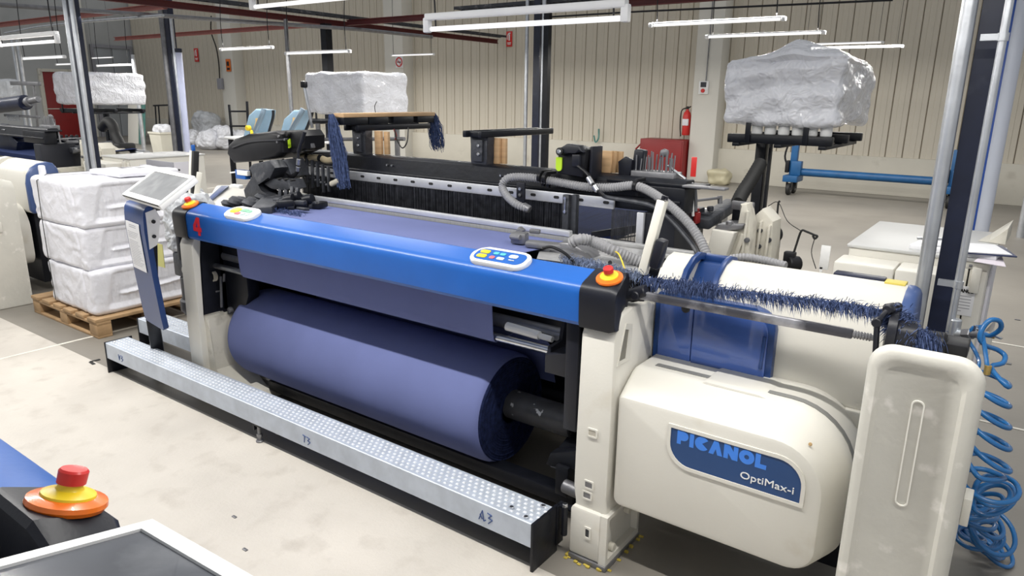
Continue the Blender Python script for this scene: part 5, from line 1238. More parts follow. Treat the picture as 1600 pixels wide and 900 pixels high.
# ------------------------------------------------------------------ air pipe fitting and coiled blue hose
f0 = Vector((-0.127, 2.800, 0.924)); f1 = Vector((-0.039, 2.740, 0.958))
t = thing('air_valve', 'steel air valve on the thin pipe above the bin', 'valve', tuple(f0))
bm = NB(); cyl(bm, f0 + Vector((0, 0, -.075)), f0 + Vector((0, 0, .055)), .019, 14, bev=.004); cyl(bm, f0, f0.lerp(f1, .35), .015, 12, bev=.003); ob('tee', bm, GALV, t)
bm = NB(); cyl(bm, f0.lerp(f1, .33), f0.lerp(f1, .62), .020, 6, bev=.003); cyl(bm, f0.lerp(f1, .6), f1, .013, 12, bev=.003); ob('coupling', bm, MGREY, t)
bm = NB(); bar(bm, f0.lerp(f1, .72) + Vector((0, 0, .02)), f1 + Vector((.05, -.02, .0)), .012, .006, .002); cyl(bm, f0.lerp(f1, .7), f0.lerp(f1, .7) + Vector((0, 0, .03)), .008, 8); ob('lever', bm, STEEL, t)
bm = NB(); box(bm, f0 + Vector((-.02, -.015, -.14)), f0 + Vector((.012, .015, -.075)), .005); cyl(bm, f0 + Vector((0, 0, -.11)), f0 + Vector((.035, -.01, -.11)), .01, 10); ob('drain_cock', bm, GALV, t)
pts = [f1 + Vector((.0, 0, 0))]
hp = [(-0.020, 2.720, 0.963), (0.002, 2.700, 0.995), (-0.004, 2.680, 1.025), (-0.028, 2.660, 1.030), (-0.044, 2.650, 1.003), (-0.047, 2.640, 0.970), (-0.028, 2.660, 0.943), (0.004, 2.700, 0.925), (0.028, 2.700, 0.909), (0.025, 2.660, 0.894), (-0.003, 2.620, 0.886)]
pts += [Vector(p) for p in hp]
ctr = [(1543, 578, 2.62), (1541, 640, 2.56), (1539, 700, 2.5), (1537, 745, 2.45)]
c0 = Vector((-0.006, 2.600, 0.879)); c1 = Vector((0.046, 2.420, 0.606))
N_ = 5
for k in range(1, N_ * 10):
    f = k / (N_ * 10); c = c0.lerp(c1, f); an = -1.2 + k * 2 * math.pi / 10; r = .058
    pts.append(c + Vector((r * math.cos(an), r * math.sin(an), -.022 * math.cos(an))))
rnd = random.Random(5); q = c1.copy()
base = Vector((0.102, 3.102, 0.030))
for k in range(1, 190):
    f = k / 190; h = .022 + (c1.z - .03) * (1 - f) ** 1.35; cc = Vector((base.x * f + c1.x * (1 - f) - .01 + .03 * math.sin(k * .085), c1.y + (base.y - c1.y) * f, h))
    an = k * 2 * math.pi / 10; r = .055 + .016 * math.sin(k * .23)
    tl = .75 * math.sin(k * .05)
    pts.append(cc + Vector((r * math.cos(an), r * math.sin(an), r * tl * math.sin(an + k * .03))))
pts = [Vector((p.x, p.y, max(p.z, .009))) for p in pts]
bm = NB(); tube(bm, pts, .0080, 8, 3); ch = thing('air_hose', 'coiled bright blue air hose hanging from the valve to the floor', 'hose', (base.x, base.y, 0)); ob('hose_coil', bm, AIRB, ch, sharp=80)
bm = NB(); tube(bm, [Vector((-0.046, 2.760, 0.974)), (-0.074, 2.760, 0.968), (-0.079, 2.760, 0.926), (-0.053, 2.740, 0.892), (-0.036, 2.700, 0.867), (-0.044, 2.660, 0.839)], .0062, 7, 5); ob('hose_tail', bm, AIRB, ch)
bm = NB(); tube(bm, [(-0.052, 2.660, 1.008), (-0.031, 2.640, 0.948), (-0.011, 2.600, 0.888), (-0.009, 2.600, 0.874)], .007, 7, 3); ob('hose_lead', bm, AIRB, ch)
bm = NB(); cyl(bm, f1 + Vector((.006, 0, 0)), f1 + Vector((.03, -.004, 0)), .009, 10); p = Vector((-0.010, 2.600, 0.882)); cyl(bm, p + Vector((0, 0, -.015)), p + Vector((0, 0, .015)), .010, 10); ob('brass_ferrule', bm, mat('brass', (.60, .40, .12), .35, .6, .05), ch)

# ------------------------------------------------------------------ bales, pallet, strap
BX0, BX1, BY0, BY1 = -5.95, -5.215, 2.18, 2.98
def bale(z0, z1, label, dx0=0, dx1=0, seed=0):
    def fn(p, n):
        d = .008 * noise.noise(p * 4 + Vector((seed, 0, 0))) + .003 * abs(noise.noise(p * 11 + Vector((0, seed, 0)))) + .0015 * noise.noise(p * 30)
        zc = (p.z - z0) / (z1 - z0)
        if n.x > .6:
            fy = (p.y - BY0) / (BY1 - BY0)
            e0 = .10 + .10 * abs(zc - .15)
            g = min(1, max(0, (fy - e0) * 22)) * min(1, max(0, (.94 - fy) * 12)) * min(1, max(0, (.97 - zc) * 9)) * min(1, max(0, (zc - .10) * 9))
            d += g * (-.022 + .0035 * math.sin(p.y * 230 + 5 * noise.noise(p * 5)) + .003 * math.sin(p.y * 95 + 3 * noise.noise(p * 4)))
            rope = .40 + .12 * (fy - .3) + .03 * noise.noise(p * 6 + Vector((seed, 0, 0)))
            d += .020 * math.exp(-((zc - rope) / .035) ** 2) * min(1, max(0, (fy - .22) * 14))
            d -= .008 * math.exp(-((zc - rope - .08) / .05) ** 2) * min(1, max(0, (fy - .22) * 14))
        if n.y < -.6:
            d += 0.0025 * math.sin(p.z * 40 + 10 * noise.noise(p * 5)) + .003 * abs(noise.noise(Vector((p.x * 16, seed, p.z * 8))))
            d -= .010 * math.exp(-((p.x - BX1 + .10 + .1 * abs(zc - .5)) / .012) ** 2)
        return d
    bm = NB(); pillow_box(bm, (BX0 + dx0, BY0, z0), (BX1 + dx1, BY1, z1), 84, fn, .038)
    return single('fabric_bale', bm, BALEM, label, 'bale', 'white wrapped bales stacked on the pallet', sharp=80)
bale(.145, .475, 'bottom white wrapped bale, resting on the pallet', .03, .0, 1)
bale(.468, .775, 'middle white wrapped bale of the stack on the pallet', -.02, -.035, 2)
bale(.768, 1.095, 'top white wrapped bale of the stack on the pallet', -.03, -.02, 3)
bm = NB(); xs = -5.83
strip(bm, [(xs, 2.95, 1.112), (xs + .0, 2.24, 1.112), (xs + .0, 2.165, 1.07), (xs + .0, 2.160, .8), (xs + .0, 2.160, .5), (xs + .0, 2.165, .17)], [(xs + .011, 2.95, 1.112), (xs + .011, 2.24, 1.112), (xs + .011, 2.165, 1.07), (xs + .011, 2.160, .8), (xs + .011, 2.160, .5), (xs + .011, 2.165, .17)], .002)
single('bale_strap', bm, RUBBER, 'thin black strap bound round the three white bales', 'strap')
bm = NB(); tube(bm, [(-5.80, 2.6, 1.125), (-5.6, 2.75, 1.13), (-5.42, 2.9, 1.128), (-5.3, 2.96, 1.122)], .008, 6, 5); single('bale_strap', bm, RUBBER, 'loose black strap end lying across the top bale', 'strap')
bm = NB(); pillow_box(bm, (-5.75, 2.5, 1.095), (-5.3, 2.95, 1.135), 14, lambda p, n: .01 * noise.noise(p * 12), .015); single('folded_sheet', bm, BALEM, 'flat folded white sheet on top of the bale stack', 'sheet')
bm = NB(); pillow_box(bm, (-5.925, 2.22, 1.08), (-5.875, 2.26, 1.17), 8, lambda p, n: .004 * noise.noise(p * 40), .015); single('sheet_twist', bm, BALEM, 'twisted white sheet corner sticking up from the top bale', 'corner')
t = thing('wooden_pallet', 'worn wooden pallet under the white wrapped bales', 'pallet', (-5.68, 2.56, 0))
PX0, PX1, PY0, PY1 = -6.22, -5.16, 2.15, 3.0
for k in range(6):
    x = PX0 + k * (PX1 - PX0 - .13) / 5
    bm = NB(); box(bm, (x, PY0 - random.uniform(0, .012), .118), (x + .13, PY1, .142), .003); ob('deck_board', bm, PWOOD, t)
for y in (PY0, (PY0 + PY1) / 2 - .05, PY1 - .1):
    bm = NB(); box(bm, (PX0, y, .096), (PX1, y + .1, .118), .003); ob('stringer_board', bm, PWOOD, t)
    bm = NB(); box(bm, (PX0, y, 0), (PX1, y + .1, .018), .003); ob('bottom_board', bm, PWOOD, t)
    for x in (PX0, (PX0 + PX1) / 2 - .06, PX1 - .12):
        bm = NB(); box(bm, (x, y, .018), (x + .12, y + .1, .096), .003); ob('block', bm, PWOOD, t)

# ------------------------------------------------------------------ neighbouring looms
KEEP = {'drive_housing', 'housing_end', 'blue_end_cover', 'blue_pocket', 'drive_base', 'side_frame', 'rear_casting', 'cap_plate', 'tension_arm', 'shadow_box', 'warp_beam', 'beam_flange', 'top_beam', 'beam_end_box', 'warp_sheet', 'back_rest', 'front_cover', 'housing_post', 'right_housing', 'dark_backdrop', 'lever_rod', 'finned_motor', 'frame_column', 'foot_block', 'pin_rack'}
L2m = dup(LOOM, (-6.48, 0, 0), 'neighbouring cream loom at the far left edge, behind the wrapped bales', KEEP)
for c_ in list(L2m.children):
    if c_.name.split('.')[0] == 'blue_pocket':
        for g_ in list(c_.children): bpy.data.objects.remove(g_)
        c_.data = c_.data.copy(); c_.data.materials[0] = CREAM; c_.name = 'housing_pocket'
    elif c_.name.split('.')[0] == 'drive_housing':
        for g_ in list(c_.children): bpy.data.objects.remove(g_)
def lpart(name, bm, m, **k):
    o = ob(name, bm, m, None, **k); o.parent = L2m; o.location = -Vector(L2m.location); return o
bm = NB(); cyl(bm, (-10.822, 3.600, 1.482), (-9.639, 3.600, 1.562), .085, 24, bev=.01); lpart('yarn_beam', bm, NAVY)
bm = NB(); cyl(bm, (-9.675, 3.600, 1.562), (-9.278, 3.600, 1.603), .035, 16, bev=.005); cyl(bm, (-9.566, 3.600, 1.570), (-9.493, 3.600, 1.579), .055, 16); lpart('beam_shaft', bm, MGREY)
bm = NB(); bar(bm, (-11.332, 4.100, 1.788), (-10.458, 4.100, 1.781), .04, .05, .005); bar(bm, (-10.584, 3.700, 1.392), (-9.577, 3.700, 1.395), .03, .03, .004); bar(bm, (-10.639, 4.100, 1.757), (-10.741, 4.100, 1.119), .025, .025, .003); lpart('guard_rail', bm, MGREY)
bm = NB()
w0 = Vector((-10.487, 3.680, 1.395)); w1 = Vector((-10.099, 3.680, 1.404))
for k in range(12): bar(bm, w0.lerp(w1, k / 12), w0.lerp(w1, k / 12) + Vector((.03, 0, -.07)), .006, .008)
lpart('wire_guard', bm, GALV)
bm = NB()
prism(bm, [(-10.055, 3.400, 0.998)[::2], (-9.326, 3.400, 1.001)[::2], (-9.240, 3.400, 1.134)[::2], (-9.492, 3.400, 1.245)[::2], (-9.956, 3.400, 1.227)[::2]], 'y', 3.3, 3.6, .02)
for c in ((-9.470, 3.300, 1.270), (-9.273, 3.350, 1.233), (-9.158, 3.400, 1.257)): cyl(bm, Vector(c) + Vector((-.1, 0, 0)), Vector(c) + Vector((.06, 0, .0)), .06, 18, bev=.01)
lpart('feed_head', bm, NAVY)
bm = NB(); bar(bm, (-9.528, 3.600, 1.164), (-10.172, 4.400, 1.049), .28, .03, .006); lpart('deck_plate', bm, MGREY)
bm = NB()
for k in range(6): 
    c = Vector((-8.879, 3.500, 1.188)).lerp(Vector((-8.137, 3.500, 1.220)), k / 6); box(bm, c, c + Vector((.04, .02, .035)), .004)
lpart('deck_buttons', bm, BLACK, kind='stuff')
bm = NB(); tube(bm, [(-9.857, 3.900, 1.385), (-9.798, 3.900, 1.401), (-9.711, 3.900, 1.298), (-9.698, 3.900, 1.184)], .012, 8, 4); lpart('handle_rod', bm, STEEL)
bm = NB()
for k in range(10):
    c = Vector((-8.365, 3.600, 1.125)) + Vector((random.uniform(-.2, .2), 0, random.uniform(-.12, .07))); obox(bm, c, (random.uniform(.05, .16), .06, random.uniform(.03, .10)), Matrix.Rotation(random.uniform(-.4, .4), 3, 'Y'), .006)
lpart('gear_cluster', bm, BLACKM)
bm = NB(); box(bm, Vector((-8.852, 3.200, 1.268)), Vector((-8.803, 3.210, 1.336)), .002); lpart('white_tag', bm, WHITE)
bm = NB(); prism(bm, [(-9.080, 3.350, 0.588)[::2], (-8.876, 3.350, 0.959)[::2], (-8.452, 3.350, 1.125)[::2], (-8.088, 3.350, 1.143)[::2], (-8.059, 3.350, 0.923)[::2], (-8.110, 3.350, 0.672)[::2]], 'y', 3.3, 3.42, .012); pc = lpart('cream_casting', bm, CREAMD)
for c_, r_ in (((-8.374, 3.300, 0.865), .025), ((-8.242, 3.300, 0.987), .03), ((-8.415, 3.300, 1.010), .012)):
    bm = NB(); cyl(bm, Vector(c_) + Vector((0, -.01, 0)), Vector(c_) + Vector((0, .01, 0)), r_, 12, bev=.003); ob('boss', bm, MGREY, pc)
bm = NB(); prism(bm, [(-8.595, 3.900, 0.971)[::2], (-8.519, 3.900, 1.132)[::2], (-8.315, 3.900, 1.128)[::2], (-8.077, 3.900, 1.056)[::2], (-8.120, 3.900, 0.998)[::2]], 'y', 3.85, 3.97, .01); lpart('cream_casting', bm, CREAMD)
bm = NB(); tube(bm, [(-8.719, 4.000, 1.292), (-8.577, 4.000, 1.368), (-8.470, 4.000, 1.329), (-8.437, 4.000, 1.231), (-8.372, 4.000, 1.149), (-8.308, 4.000, 1.060)], .055, 12, 5); box(bm, Vector((-8.196, 3.900, 1.036)), Vector((-8.402, 4.100, 1.143)), .02); lpart('bent_boot', bm, RUBBER, sharp=70)

# loom in front of the camera: only the end of its beam, its stop button and screen are in view
t = thing('weaving_loom', 'end of another blue loom beam with a red stop button, at the bottom left edge', 'loom', (-1.6, .2, 0))
fy = [(.335, 1.05), (.342, 1.17), (.340, 1.191), (.333, 1.200), (.262, 1.234), (.253, 1.236), (.245, 1.229), (.240, 1.205), (.240, 1.05)]
bm = NB(); prism(bm, fy, 'x', -3.4, -.945); fb = ob('breast_beam', bm, BLUE, t, sharp=60)
bm = NB(); cy_, cz_ = .290, 1.12; A = [bm.verts.new((-.945, y, z + (.002 if z > 1.12 else 0))) for y, z in fy]; B = [bm.verts.new((-.835, y, z + (.002 if z > 1.12 else 0))) for y, z in fy]; Cc = [bm.verts.new((-.812, cy_ + (y - cy_) * .88, cz_ + (z - cz_) * .80)) for y, z in fy]
bm.faces.new(A); bm.faces.new(Cc[::-1])
for a_, b_ in ((A, B), (B, Cc)):
    for i in range(len(fy)): bm.faces.new((a_[i], b_[i], b_[(i + 1) % len(fy)], a_[(i + 1) % len(fy)]))
ob('end_cap', bm, CAPM, t)
bm = NB(); box(bm, (-3.3, .06, .25), (-.86, .236, 1.16), .01); ob('dark_backdrop', bm, BLACKM, t)  # added black body; its colour stands for the shade inside this loom
estop(-.873, .300, 1.218, t, .66, -1)
keypad(-1.275, .300, 1.218, .22, .075, t, [(.25, .1, .2, .4, YELLOW), (.0, .1, .2, .4, TEAL)], sg=-1)
bm = NB(); prism(bm, [(.25, 0), (.335, 0), (.335, 1.06), (.25, 1.06)], 'x', -.94, -.85, .01); ob('frame_column', bm, CREAM, t)
bm = NB(); prism(bm, [(.255, 0), (.34, 0), (.34, 1.06), (.255, 1.06)], 'x', -3.40, -3.31, .01); ob('frame_column', bm, CREAM, t)
t2, a, nn, b, up = terminal((-.678 + .5 * math.cos(.05), .308 + .5 * math.sin(.05), 1.27), .05, .24, .5, .30, 'tilted dark touchscreen in a white frame at the bottom left corner', SCREEN, -1, (-.44, .17), .014)
bm = NB(); bar(bm, (-.44, .17, 0), (-.44, .17, 1.26), .12, .04, .006); box(bm, (-.54, .09, 0), (-.34, .25, .012), .003); ob('post_panel', bm, BLUED, t2)

# ------------------------------------------------------------------ yarn creels under plastic covers
def creel(x0, x1, y0, y1, zs, px, py, label, cover, clab, bagz, amp=.02, seed=0, m=BLACKM, zb=None, cones=None, hump=.0):
    t = thing('yarn_creel', label, 'creel', (px, py, 0))
    bm = NB(); box(bm, (px - .03, py - .035, 0), (px + .03, py + .035, zs - .04), .004); box(bm, (px + .045, py - .02, .3), (px + .06, py + .02, zs - .04), .002); ob('stand_post', bm, m, t)
    bm = NB(); box(bm, (px - .25, py - .03, 0), (px + .25, py + .03, .03), .004); box(bm, (px - .03, py - .3, 0), (px + .03, py + .3, .03), .004); ob('stand_foot', bm, m, t)
    for y in (y0, (y0 + y1) / 2, y1):
        bm = NB(); box(bm, (x0, y - .025, zs - .05), (x1, y + .025, zs), .004); ob('shelf_rail', bm, m, t)
    for x in (x0 + .05, x1 - .05, (x0 + x1) / 2):
        bm = NB(); box(bm, (x - .02, y0 - .02, zs - .07), (x + .02, y1 + .02, zs - .05), .003); ob('cross_rail', bm, m, t)
    for x in (x0 + .12, x1 - .14):
        bm = NB(); box(bm, (x - .015, y0 - .035, zs - .05), (x + .015, y0 - .024, zs + .10), .002); ob('upright_tab', bm, m, t)
    if cones:
        n = 6; first = None
        for j, y in enumerate((y0 + .04,)):
            for i in range(n):
                x = x0 + .15 + i * (x1 - x0 - .20) / (n - 1)
                lab = cones % (('first', 'second', 'third', 'fourth', 'fifth', 'sixth')[i], ('front', 'second')[j])
                if first is None:
                    c = thing('yarn_cone', lab, 'cone', (x, y, zs), 'white yarn cones on the creel shelf')
                    bm = NB(); lathe(bm, [(.026, 0), (.031, .004), (.032, .05), (.030, .14), (.024, .18), (.012, .185)], (x, y, zs), n=16); ob('yarn', bm, WHITE, c)
                    bm = NB(); cyl(bm, (x, y, zs + .18), (x, y, zs + .22), .01, 8); ob('core', bm, MGREY, c)
                    first = c
                else: dup(first, Vector((x, y, zs)) - Vector(first.location), lab)
    F = [(Vector((noise.noise(Vector((seed, k, 1.3))), noise.noise(Vector((k, seed, 7.1))), noise.noise(Vector((2.7, k, seed))))).normalized(), .55 + .4 * noise.noise(Vector((k * 1.7, seed, 0)))) for k in range(9)]
    def fn(p, nr):
        q = p + Vector((seed * 3.1, 0, 0)); c = Vector(((p.x - x0) / (x1 - x0), (p.y - y0) / (y1 - y0), (p.z - zs) / (bagz - zs)))
        # taut facets between sharp creases, with fine crinkles on them
        d = 0
        for v, w in F:
            e = (c - Vector((.5, .3, .5))).dot(v) * 3.2 + w + .25 * noise.noise(q * 3)
            d += amp * .55 * (abs((e % 1) - .5) * 2 - .5)
        d += amp * .12 * noise.noise(q * 22)
        if nr.z > .5: d += hump * math.exp(-((c.x - .62) / .33) ** 2 - ((c.y - .12) / .22) ** 2) + .012 * noise.noise(q * 3)
        if nr.y < -.5: d += hump * .35 * max(0, c.z - .55)
        if c.z < .25: d -= .018 * (1 - c.z / .25)
        return d
    bm = NB(); pillow_box(bm, (x0 - .035, y0 - .06, (zb if zb else zs + .055)), (x1 + .02, y1 + .06, bagz), 72, fn, .045)
    single('plastic_cover', bm, cover, clab, 'cover', sharp=70)
    return t
cp = (-1.378, 4.550, 1.259)
creel(-1.48, -.90, 4.22, 5.0, (-1.071, 4.200, 1.508)[2] - .0, cp[0], 4.55, 'single-post yarn creel standing behind the right end of the loom', FILM, 'crumpled white plastic cover bagged over the single-post creel at right', 1.925, .015, 1, zb=(-1.076, 4.200, 1.553)[2], cones='%s white yarn cone from the left in the %s row, under the cover at right', hump=.095)
creel(-7.55, -6.55, 6.05, 6.70, 1.40, -6.95, 6.4, 'yarn creel behind the loom centre, under a grey white shroud', FILM, 'grey white plastic shroud over the creel behind the pale blue units', 1.96, .013, 2, DGREY)
creel(-12.25, -11.42, 5.05, 5.9, 1.44, -11.7, 5.45, 'yarn creel in front of the red door', FILM, 'white plastic cover on the creel in front of the red door', 1.965, .013, 3)
bm = NB(); pillow_box(bm, (-12.898, 4.300, 1.608)[:2] + (1.57,), ((-11.980, 4.300, 1.617)[0], 4.45, 1.86), 24, lambda p, n: .02 * noise.noise(p * 6), .06); single('plastic_cover', bm, FILMG, 'grey plastic cover cut by the left edge above the neighbouring loom', 'cover')
# its rail stand
t = thing('shroud_stand', 'grey tube frame standing below the shrouded creel behind the support arm', 'frame', (-6.6, 5.8, 0))
for q in ((-7.197, 5.850, 1.296), (-6.516, 5.850, 1.320), (-5.843, 5.850, 1.344)):
    bm = NB(); cyl(bm, (q[0], 5.85, 0), (q[0], 5.85, 1.36), .03, 10); ob('leg', bm, MGREY, t)
for q, q2, m in (((-7.238, 5.820, 1.373), (-5.692, 5.820, 1.426), BLACKM), ((-7.258, 5.820, 1.156), (-5.699, 5.820, 1.231), MGREY)):
    bm = NB(); cyl(bm, q, q2, .022, 10); ob('rail', bm, m, t)
t = thing('shroud_bar', 'slim grey bar leaning on the left side of the shrouded creel', 'bar', (-7.399, 5.900, 1.366))
bm = NB(); bar(bm, (-7.369, 5.900, 1.289), (-7.480, 5.900, 1.813), .03, .03, .004); ob('bar', bm, GALV, t)
bm = NB(); q = Vector((-7.480, 5.900, 1.813)); obox(bm, q, (.08, .06, .08), None, .015); ob('bar_end', bm, BLACK, t)

# ------------------------------------------------------------------ wood and yarn on the support arms
t = thing('warp_comb', 'pine topped black comb lying across the left support arm', 'comb', (-3.38, 3.3, 1.522))
bm = NB(); box(bm, (-3.42, 2.90, 1.568), (-3.33, 3.70, 1.592), .002); ob('pine_board', bm, WOOD, t)
for y0, y1 in ((2.90, 3.10), (3.10, 3.27), (3.31, 3.50), (3.53, 3.70)):
    bm = NB(); box(bm, (-3.415, y0 + .004, 1.525), (-3.335, y1 - .004, 1.568), .003); ob('black_block', bm, BLACKM, t)
for y in (2.99, 3.50):
    bm = NB(); cyl(bm, (-3.40, y, 1.522), (-3.40, y, 1.545), .012, 10); ob('screw', bm, STEEL, t)
bm = NB(); tube(bm, [(-3.40, 3.22, 1.592), (-3.405, 3.22, 1.63), (-3.39, 3.225, 1.66)], .0025, 5, 3); ob('wire', bm, RUBBER, t)
def vslat(x, w, z0, z1, y, th, label, m=WOOD, grp=None):
    bm = NB(); box(bm, (x, y, z0), (x + w, y + th, z1), .002); return single('pine_offcut', bm, m, label, 'wood', grp)
vslat((-3.296, 3.115, 1.427)[0], .055, 1.347, 1.487, 3.105, .02, 'pine slat standing behind the left arm bracket')
vslat((-3.239, 3.130, 1.429)[0], .035, 1.347, 1.484, 3.128, .02, 'second pine slat, half hidden, behind the left arm bracket')
vslat((-2.388, 3.115, 1.417)[0], .050, 1.347, 1.484, 3.105, .02, 'pine slat standing behind the right arm bracket')
vslat((-2.347, 3.130, 1.418)[0], .035, 1.347, 1.482, 3.128, .02, 'second pine slat, half hidden, behind the right arm bracket')
q = (-1.731, 3.100, 1.390)
vslat(q[0], .075, 1.347, 1.452, 3.10, .018, 'pale pine block on the top beam, front one of three beside the weft sensor')
vslat(q[0] + .062, .03, 1.347, 1.452, 3.119, .018, 'pine block with dark edge, middle of three beside the weft sensor', PWOOD)
vslat(q[0] + .075, .04, 1.347, 1.450, 3.138, .018, 'darker pine block, rear of three beside the weft sensor', PWOOD)
def yarn_bundle(top, bottom, w0, w1, n, label, seed):
    rnd = random.Random(seed); bm = NB(); top = Vector(top); bottom = Vector(bottom)
    for k in range(n):
        a = rnd.random() * 6.28; r = math.sqrt(rnd.random()); o0 = Vector((math.cos(a) * r * w0, math.sin(a) * r * w0 * .6, 0)); o1 = Vector((math.cos(a) * r * w1, math.sin(a) * r * w1 * .6, rnd.uniform(-.03, .03)))
        P = []
        for i in range(7):
            f = i / 6; bulge = math.sin(f * math.pi) * .35 + f
            P.append(top.lerp(bottom, f) + o0 * (1 - f) + o1 * min(1.1, bulge) + Vector((rnd.gauss(0, .006), rnd.gauss(0, .005), rnd.gauss(0, .004))) * (1 if 0 < i else 0))
        tube(bm, P, .0019, 4)
    return single('yarn_bundle', bm, YARN, label, 'yarn', kind='stuff')
yarn_bundle((-3.41, 2.875, 1.585), (-3.314, 2.860, 1.181),   .020, .048, 190, 'blue hank of yarn hanging from the comb in front of the top beam', 1)
yarn_bundle((-3.365, 3.715, 1.585), Vector((-3.355, 3.750, 1.355)), .02, .055, 110, 'blue tassel of yarn hanging from the far end of the comb', 2)
bm = NB(); cyl(bm, (-3.405, 2.840, 1.175), (-3.340, 2.850, 1.203), .018, 12, bev=.005); single('yarn_bobbin', bm, mat('bone_plastic', (0, 0, 0)), 'small cream bobbin caught beside the hanging hank', 'bobbin')
bm = NB(); tube(bm, [(-3.213, 3.200, 1.497), (-3.204, 3.200, 1.447), (-3.157, 3.200, 1.387), (-3.113, 3.200, 1.424), (-3.147, 3.250, 1.506)], .004, 6, 5); single('hanging_cable', bm, RUBBER, 'looped black cable hanging under the left support arm', 'cable')
bm = NB(); tube(bm, [(-3.239, 3.220, 1.495), (-3.224, 3.220, 1.457), (-3.230, 3.220, 1.433)], .006, 6, 4); single('hanging_cable', bm, DRED, 'red wire end dangling under the left support arm', 'cable')

# wire thread guides behind the drive housing
def wire_stand(base, pts, label):
    t = thing('thread_guide', label, 'guide', base)
    bm = NB(); tube(bm, pts, .005, 6, 4); ob('wire', bm, RUBBER, t)
    bm = NB(); b0 = Vector(base); cyl(bm, b0 + Vector((-.02, -.02, 0)), b0 + Vector((.02, .02, 0)), .035, 14, bev=.005); obox(bm, b0 + Vector((-.02, 0, .03)), (.05, .04, .05), None, .006); ob('spool', bm, BLACK, t)
    bm = NB(); box(bm, (b0.x - .02, b0.y + .02, .0), (b0.x + .02, b0.y + .05, b0.z - .03), .003); ob('support', bm, DGREY, t)
wire_stand((-0.818, 3.350, 0.973), [(-0.826, 3.350, 1.002), (-0.814, 3.350, 1.070), (-0.801, 3.350, 1.128), (-0.779, 3.350, 1.128), (-0.744, 3.350, 1.117), (-0.730, 3.350, 1.113), (-0.740, 3.350, 1.100), (-0.750, 3.350, 1.114)], 'bent wire thread guide on a black spool behind the drive housing')
wire_stand((-0.986, 3.600, 1.054), [(-0.985, 3.600, 1.067), (-0.983, 3.600, 1.138), (-0.984, 3.600, 1.208), (-0.977, 3.600, 1.221)], 'upright wire thread guide beside the cream rear casting')
bm = NB(); tube(bm, [(-1.032, 3.600, 1.191), (-0.985, 3.600, 1.214), (-0.907, 3.500, 1.144), (-0.804, 3.360, 1.126)], .002, 5, 4); tube(bm, [(-0.740, 3.350, 1.103), (-0.744, 3.340, 1.037), (-0.712, 3.320, 0.971)], .002, 5, 4); single('weft_thread', bm, RUBBER, 'thin dark thread strung between the wire guides', 'thread')
bm = NB(); q = (-0.656, 3.200, 0.988); box(bm, (q[0] - .015, 3.2, .9), (q[0] - .005, 3.205, q[2] + .02)); box(bm, (q[0] - .02, 3.2, q[2] + .01), (q[0] + .018, 3.206, q[2] + .115), .001); single('white_tag', bm, WHITE, 'white plastic tag standing behind the crest of the drive housing', 'tag')

# ------------------------------------------------------------------ along the back wall
t = thing('fire_cabinet', 'dark red metal cabinet on the floor against the sheet wall', 'cabinet', (-6.5, 14.6, 0))
bm = NB(); box(bm, (-7.0, 14.40, 0), (-6.0, 14.92, .86), .015); fcb = ob('cabinet_body', bm, DRED, t)
bm = NB(); box(bm, (-6.97, 14.385, .04), (-6.03, 14.402, .83), .006); ob('door', bm, DRED, t)
bm = NB(); bar(bm, (-7.12, 14.45, .62), (-6.98, 14.42, .75), .03, .03, .005); ob('handle', bm, DRED, t)
def extinguisher(x, y, z, label, r=.085):
    t = thing('fire_extinguisher', label, 'extinguisher', (x, y, z))
    bm = NB(); lathe(bm, [(.0, 0), (r * .9, .0), (r, .02), (r, .40), (r * .8, .47), (r * .35, .51), (r * .3, .54), (0, .54)], (x, y, z), n=20); ob('cylinder_body', bm, RED, t)
    bm = NB(); bar(bm, (x, y, z + .55), (x + .08, y - .03, z + .60), .03, .02, .004); cyl(bm, (x, y, z + .53), (x, y, z + .60), .025, 10); ob('valve', bm, RUBBER, t)
    bm = NB(); tube(bm, [(x - .02, y, z + .57), (x - .12, y - .03, z + .5), (x - .13, y - .03, z + .2), (x - .10, y - .03, z - .03)], .013, 8, 5); ob('hose', bm, RUBBER, t)
    bm = NB(); box(bm, (x - r * .8, y - r - .003, z + .2), (x + r * .8, y - r * .5, z + .34), .01); ob('label', bm, PAPER, t)
    bm = NB(); box(bm, (x - .03, y + r * .8, z + .3), (x + .03, 14.95, z + .4)); ob('bracket', bm, MGREY, t)
extinguisher(-6.14, 14.82, .95, 'red fire extinguisher on the wall beside the right white pilaster')
q = (-22.545, 14.700, 1.131); extinguisher(q[0], 14.78, (-22.615, 14.750, 1.172)[2], 'red fire extinguisher on the wall by the far left pilaster', .13)

def sign(q, w, h, m, label, art, name='wall_sign', cat='sign'):
    t = thing(name, label, cat, q); x, y, z = q
    bm = NB(); box(bm, (x - w / 2, y - .012, z - h / 2), (x + w / 2, y, z + h / 2), .003); pl = ob('plate', bm, m, t)
    art(pl, x, y - .013, z, w, h)
    return t
def art_ext(pl, x, y, z, w, h):
    bm = NB(); box(bm, (x - w * .10, y - .003, z - h * .10), (x + w * .14, y, z + h * .30), .01); bar(bm, (x - w * .12, y, z + h * .34), (x + w * .2, y, z + h * .38), .01, .03); ob('pictogram', bm, WHITE, pl)
    bm = NB(); tube(bm, [(x - w * .12, y, z + h * .34), (x - w * .3, y, z + h * .2), (x - w * .3, y, z - h * .05)], .012, 5, 3); ob('pictogram', bm, WHITE, pl)
    bm = NB(); box(bm, (x - w * .32, y - .002, z - h * .28), (x + w * .32, y, z - h * .22)); box(bm, (x - w * .26, y - .002, z - h * .37), (x + w * .26, y, z - h * .32)); ob('print_lines', bm, WHITE, pl)
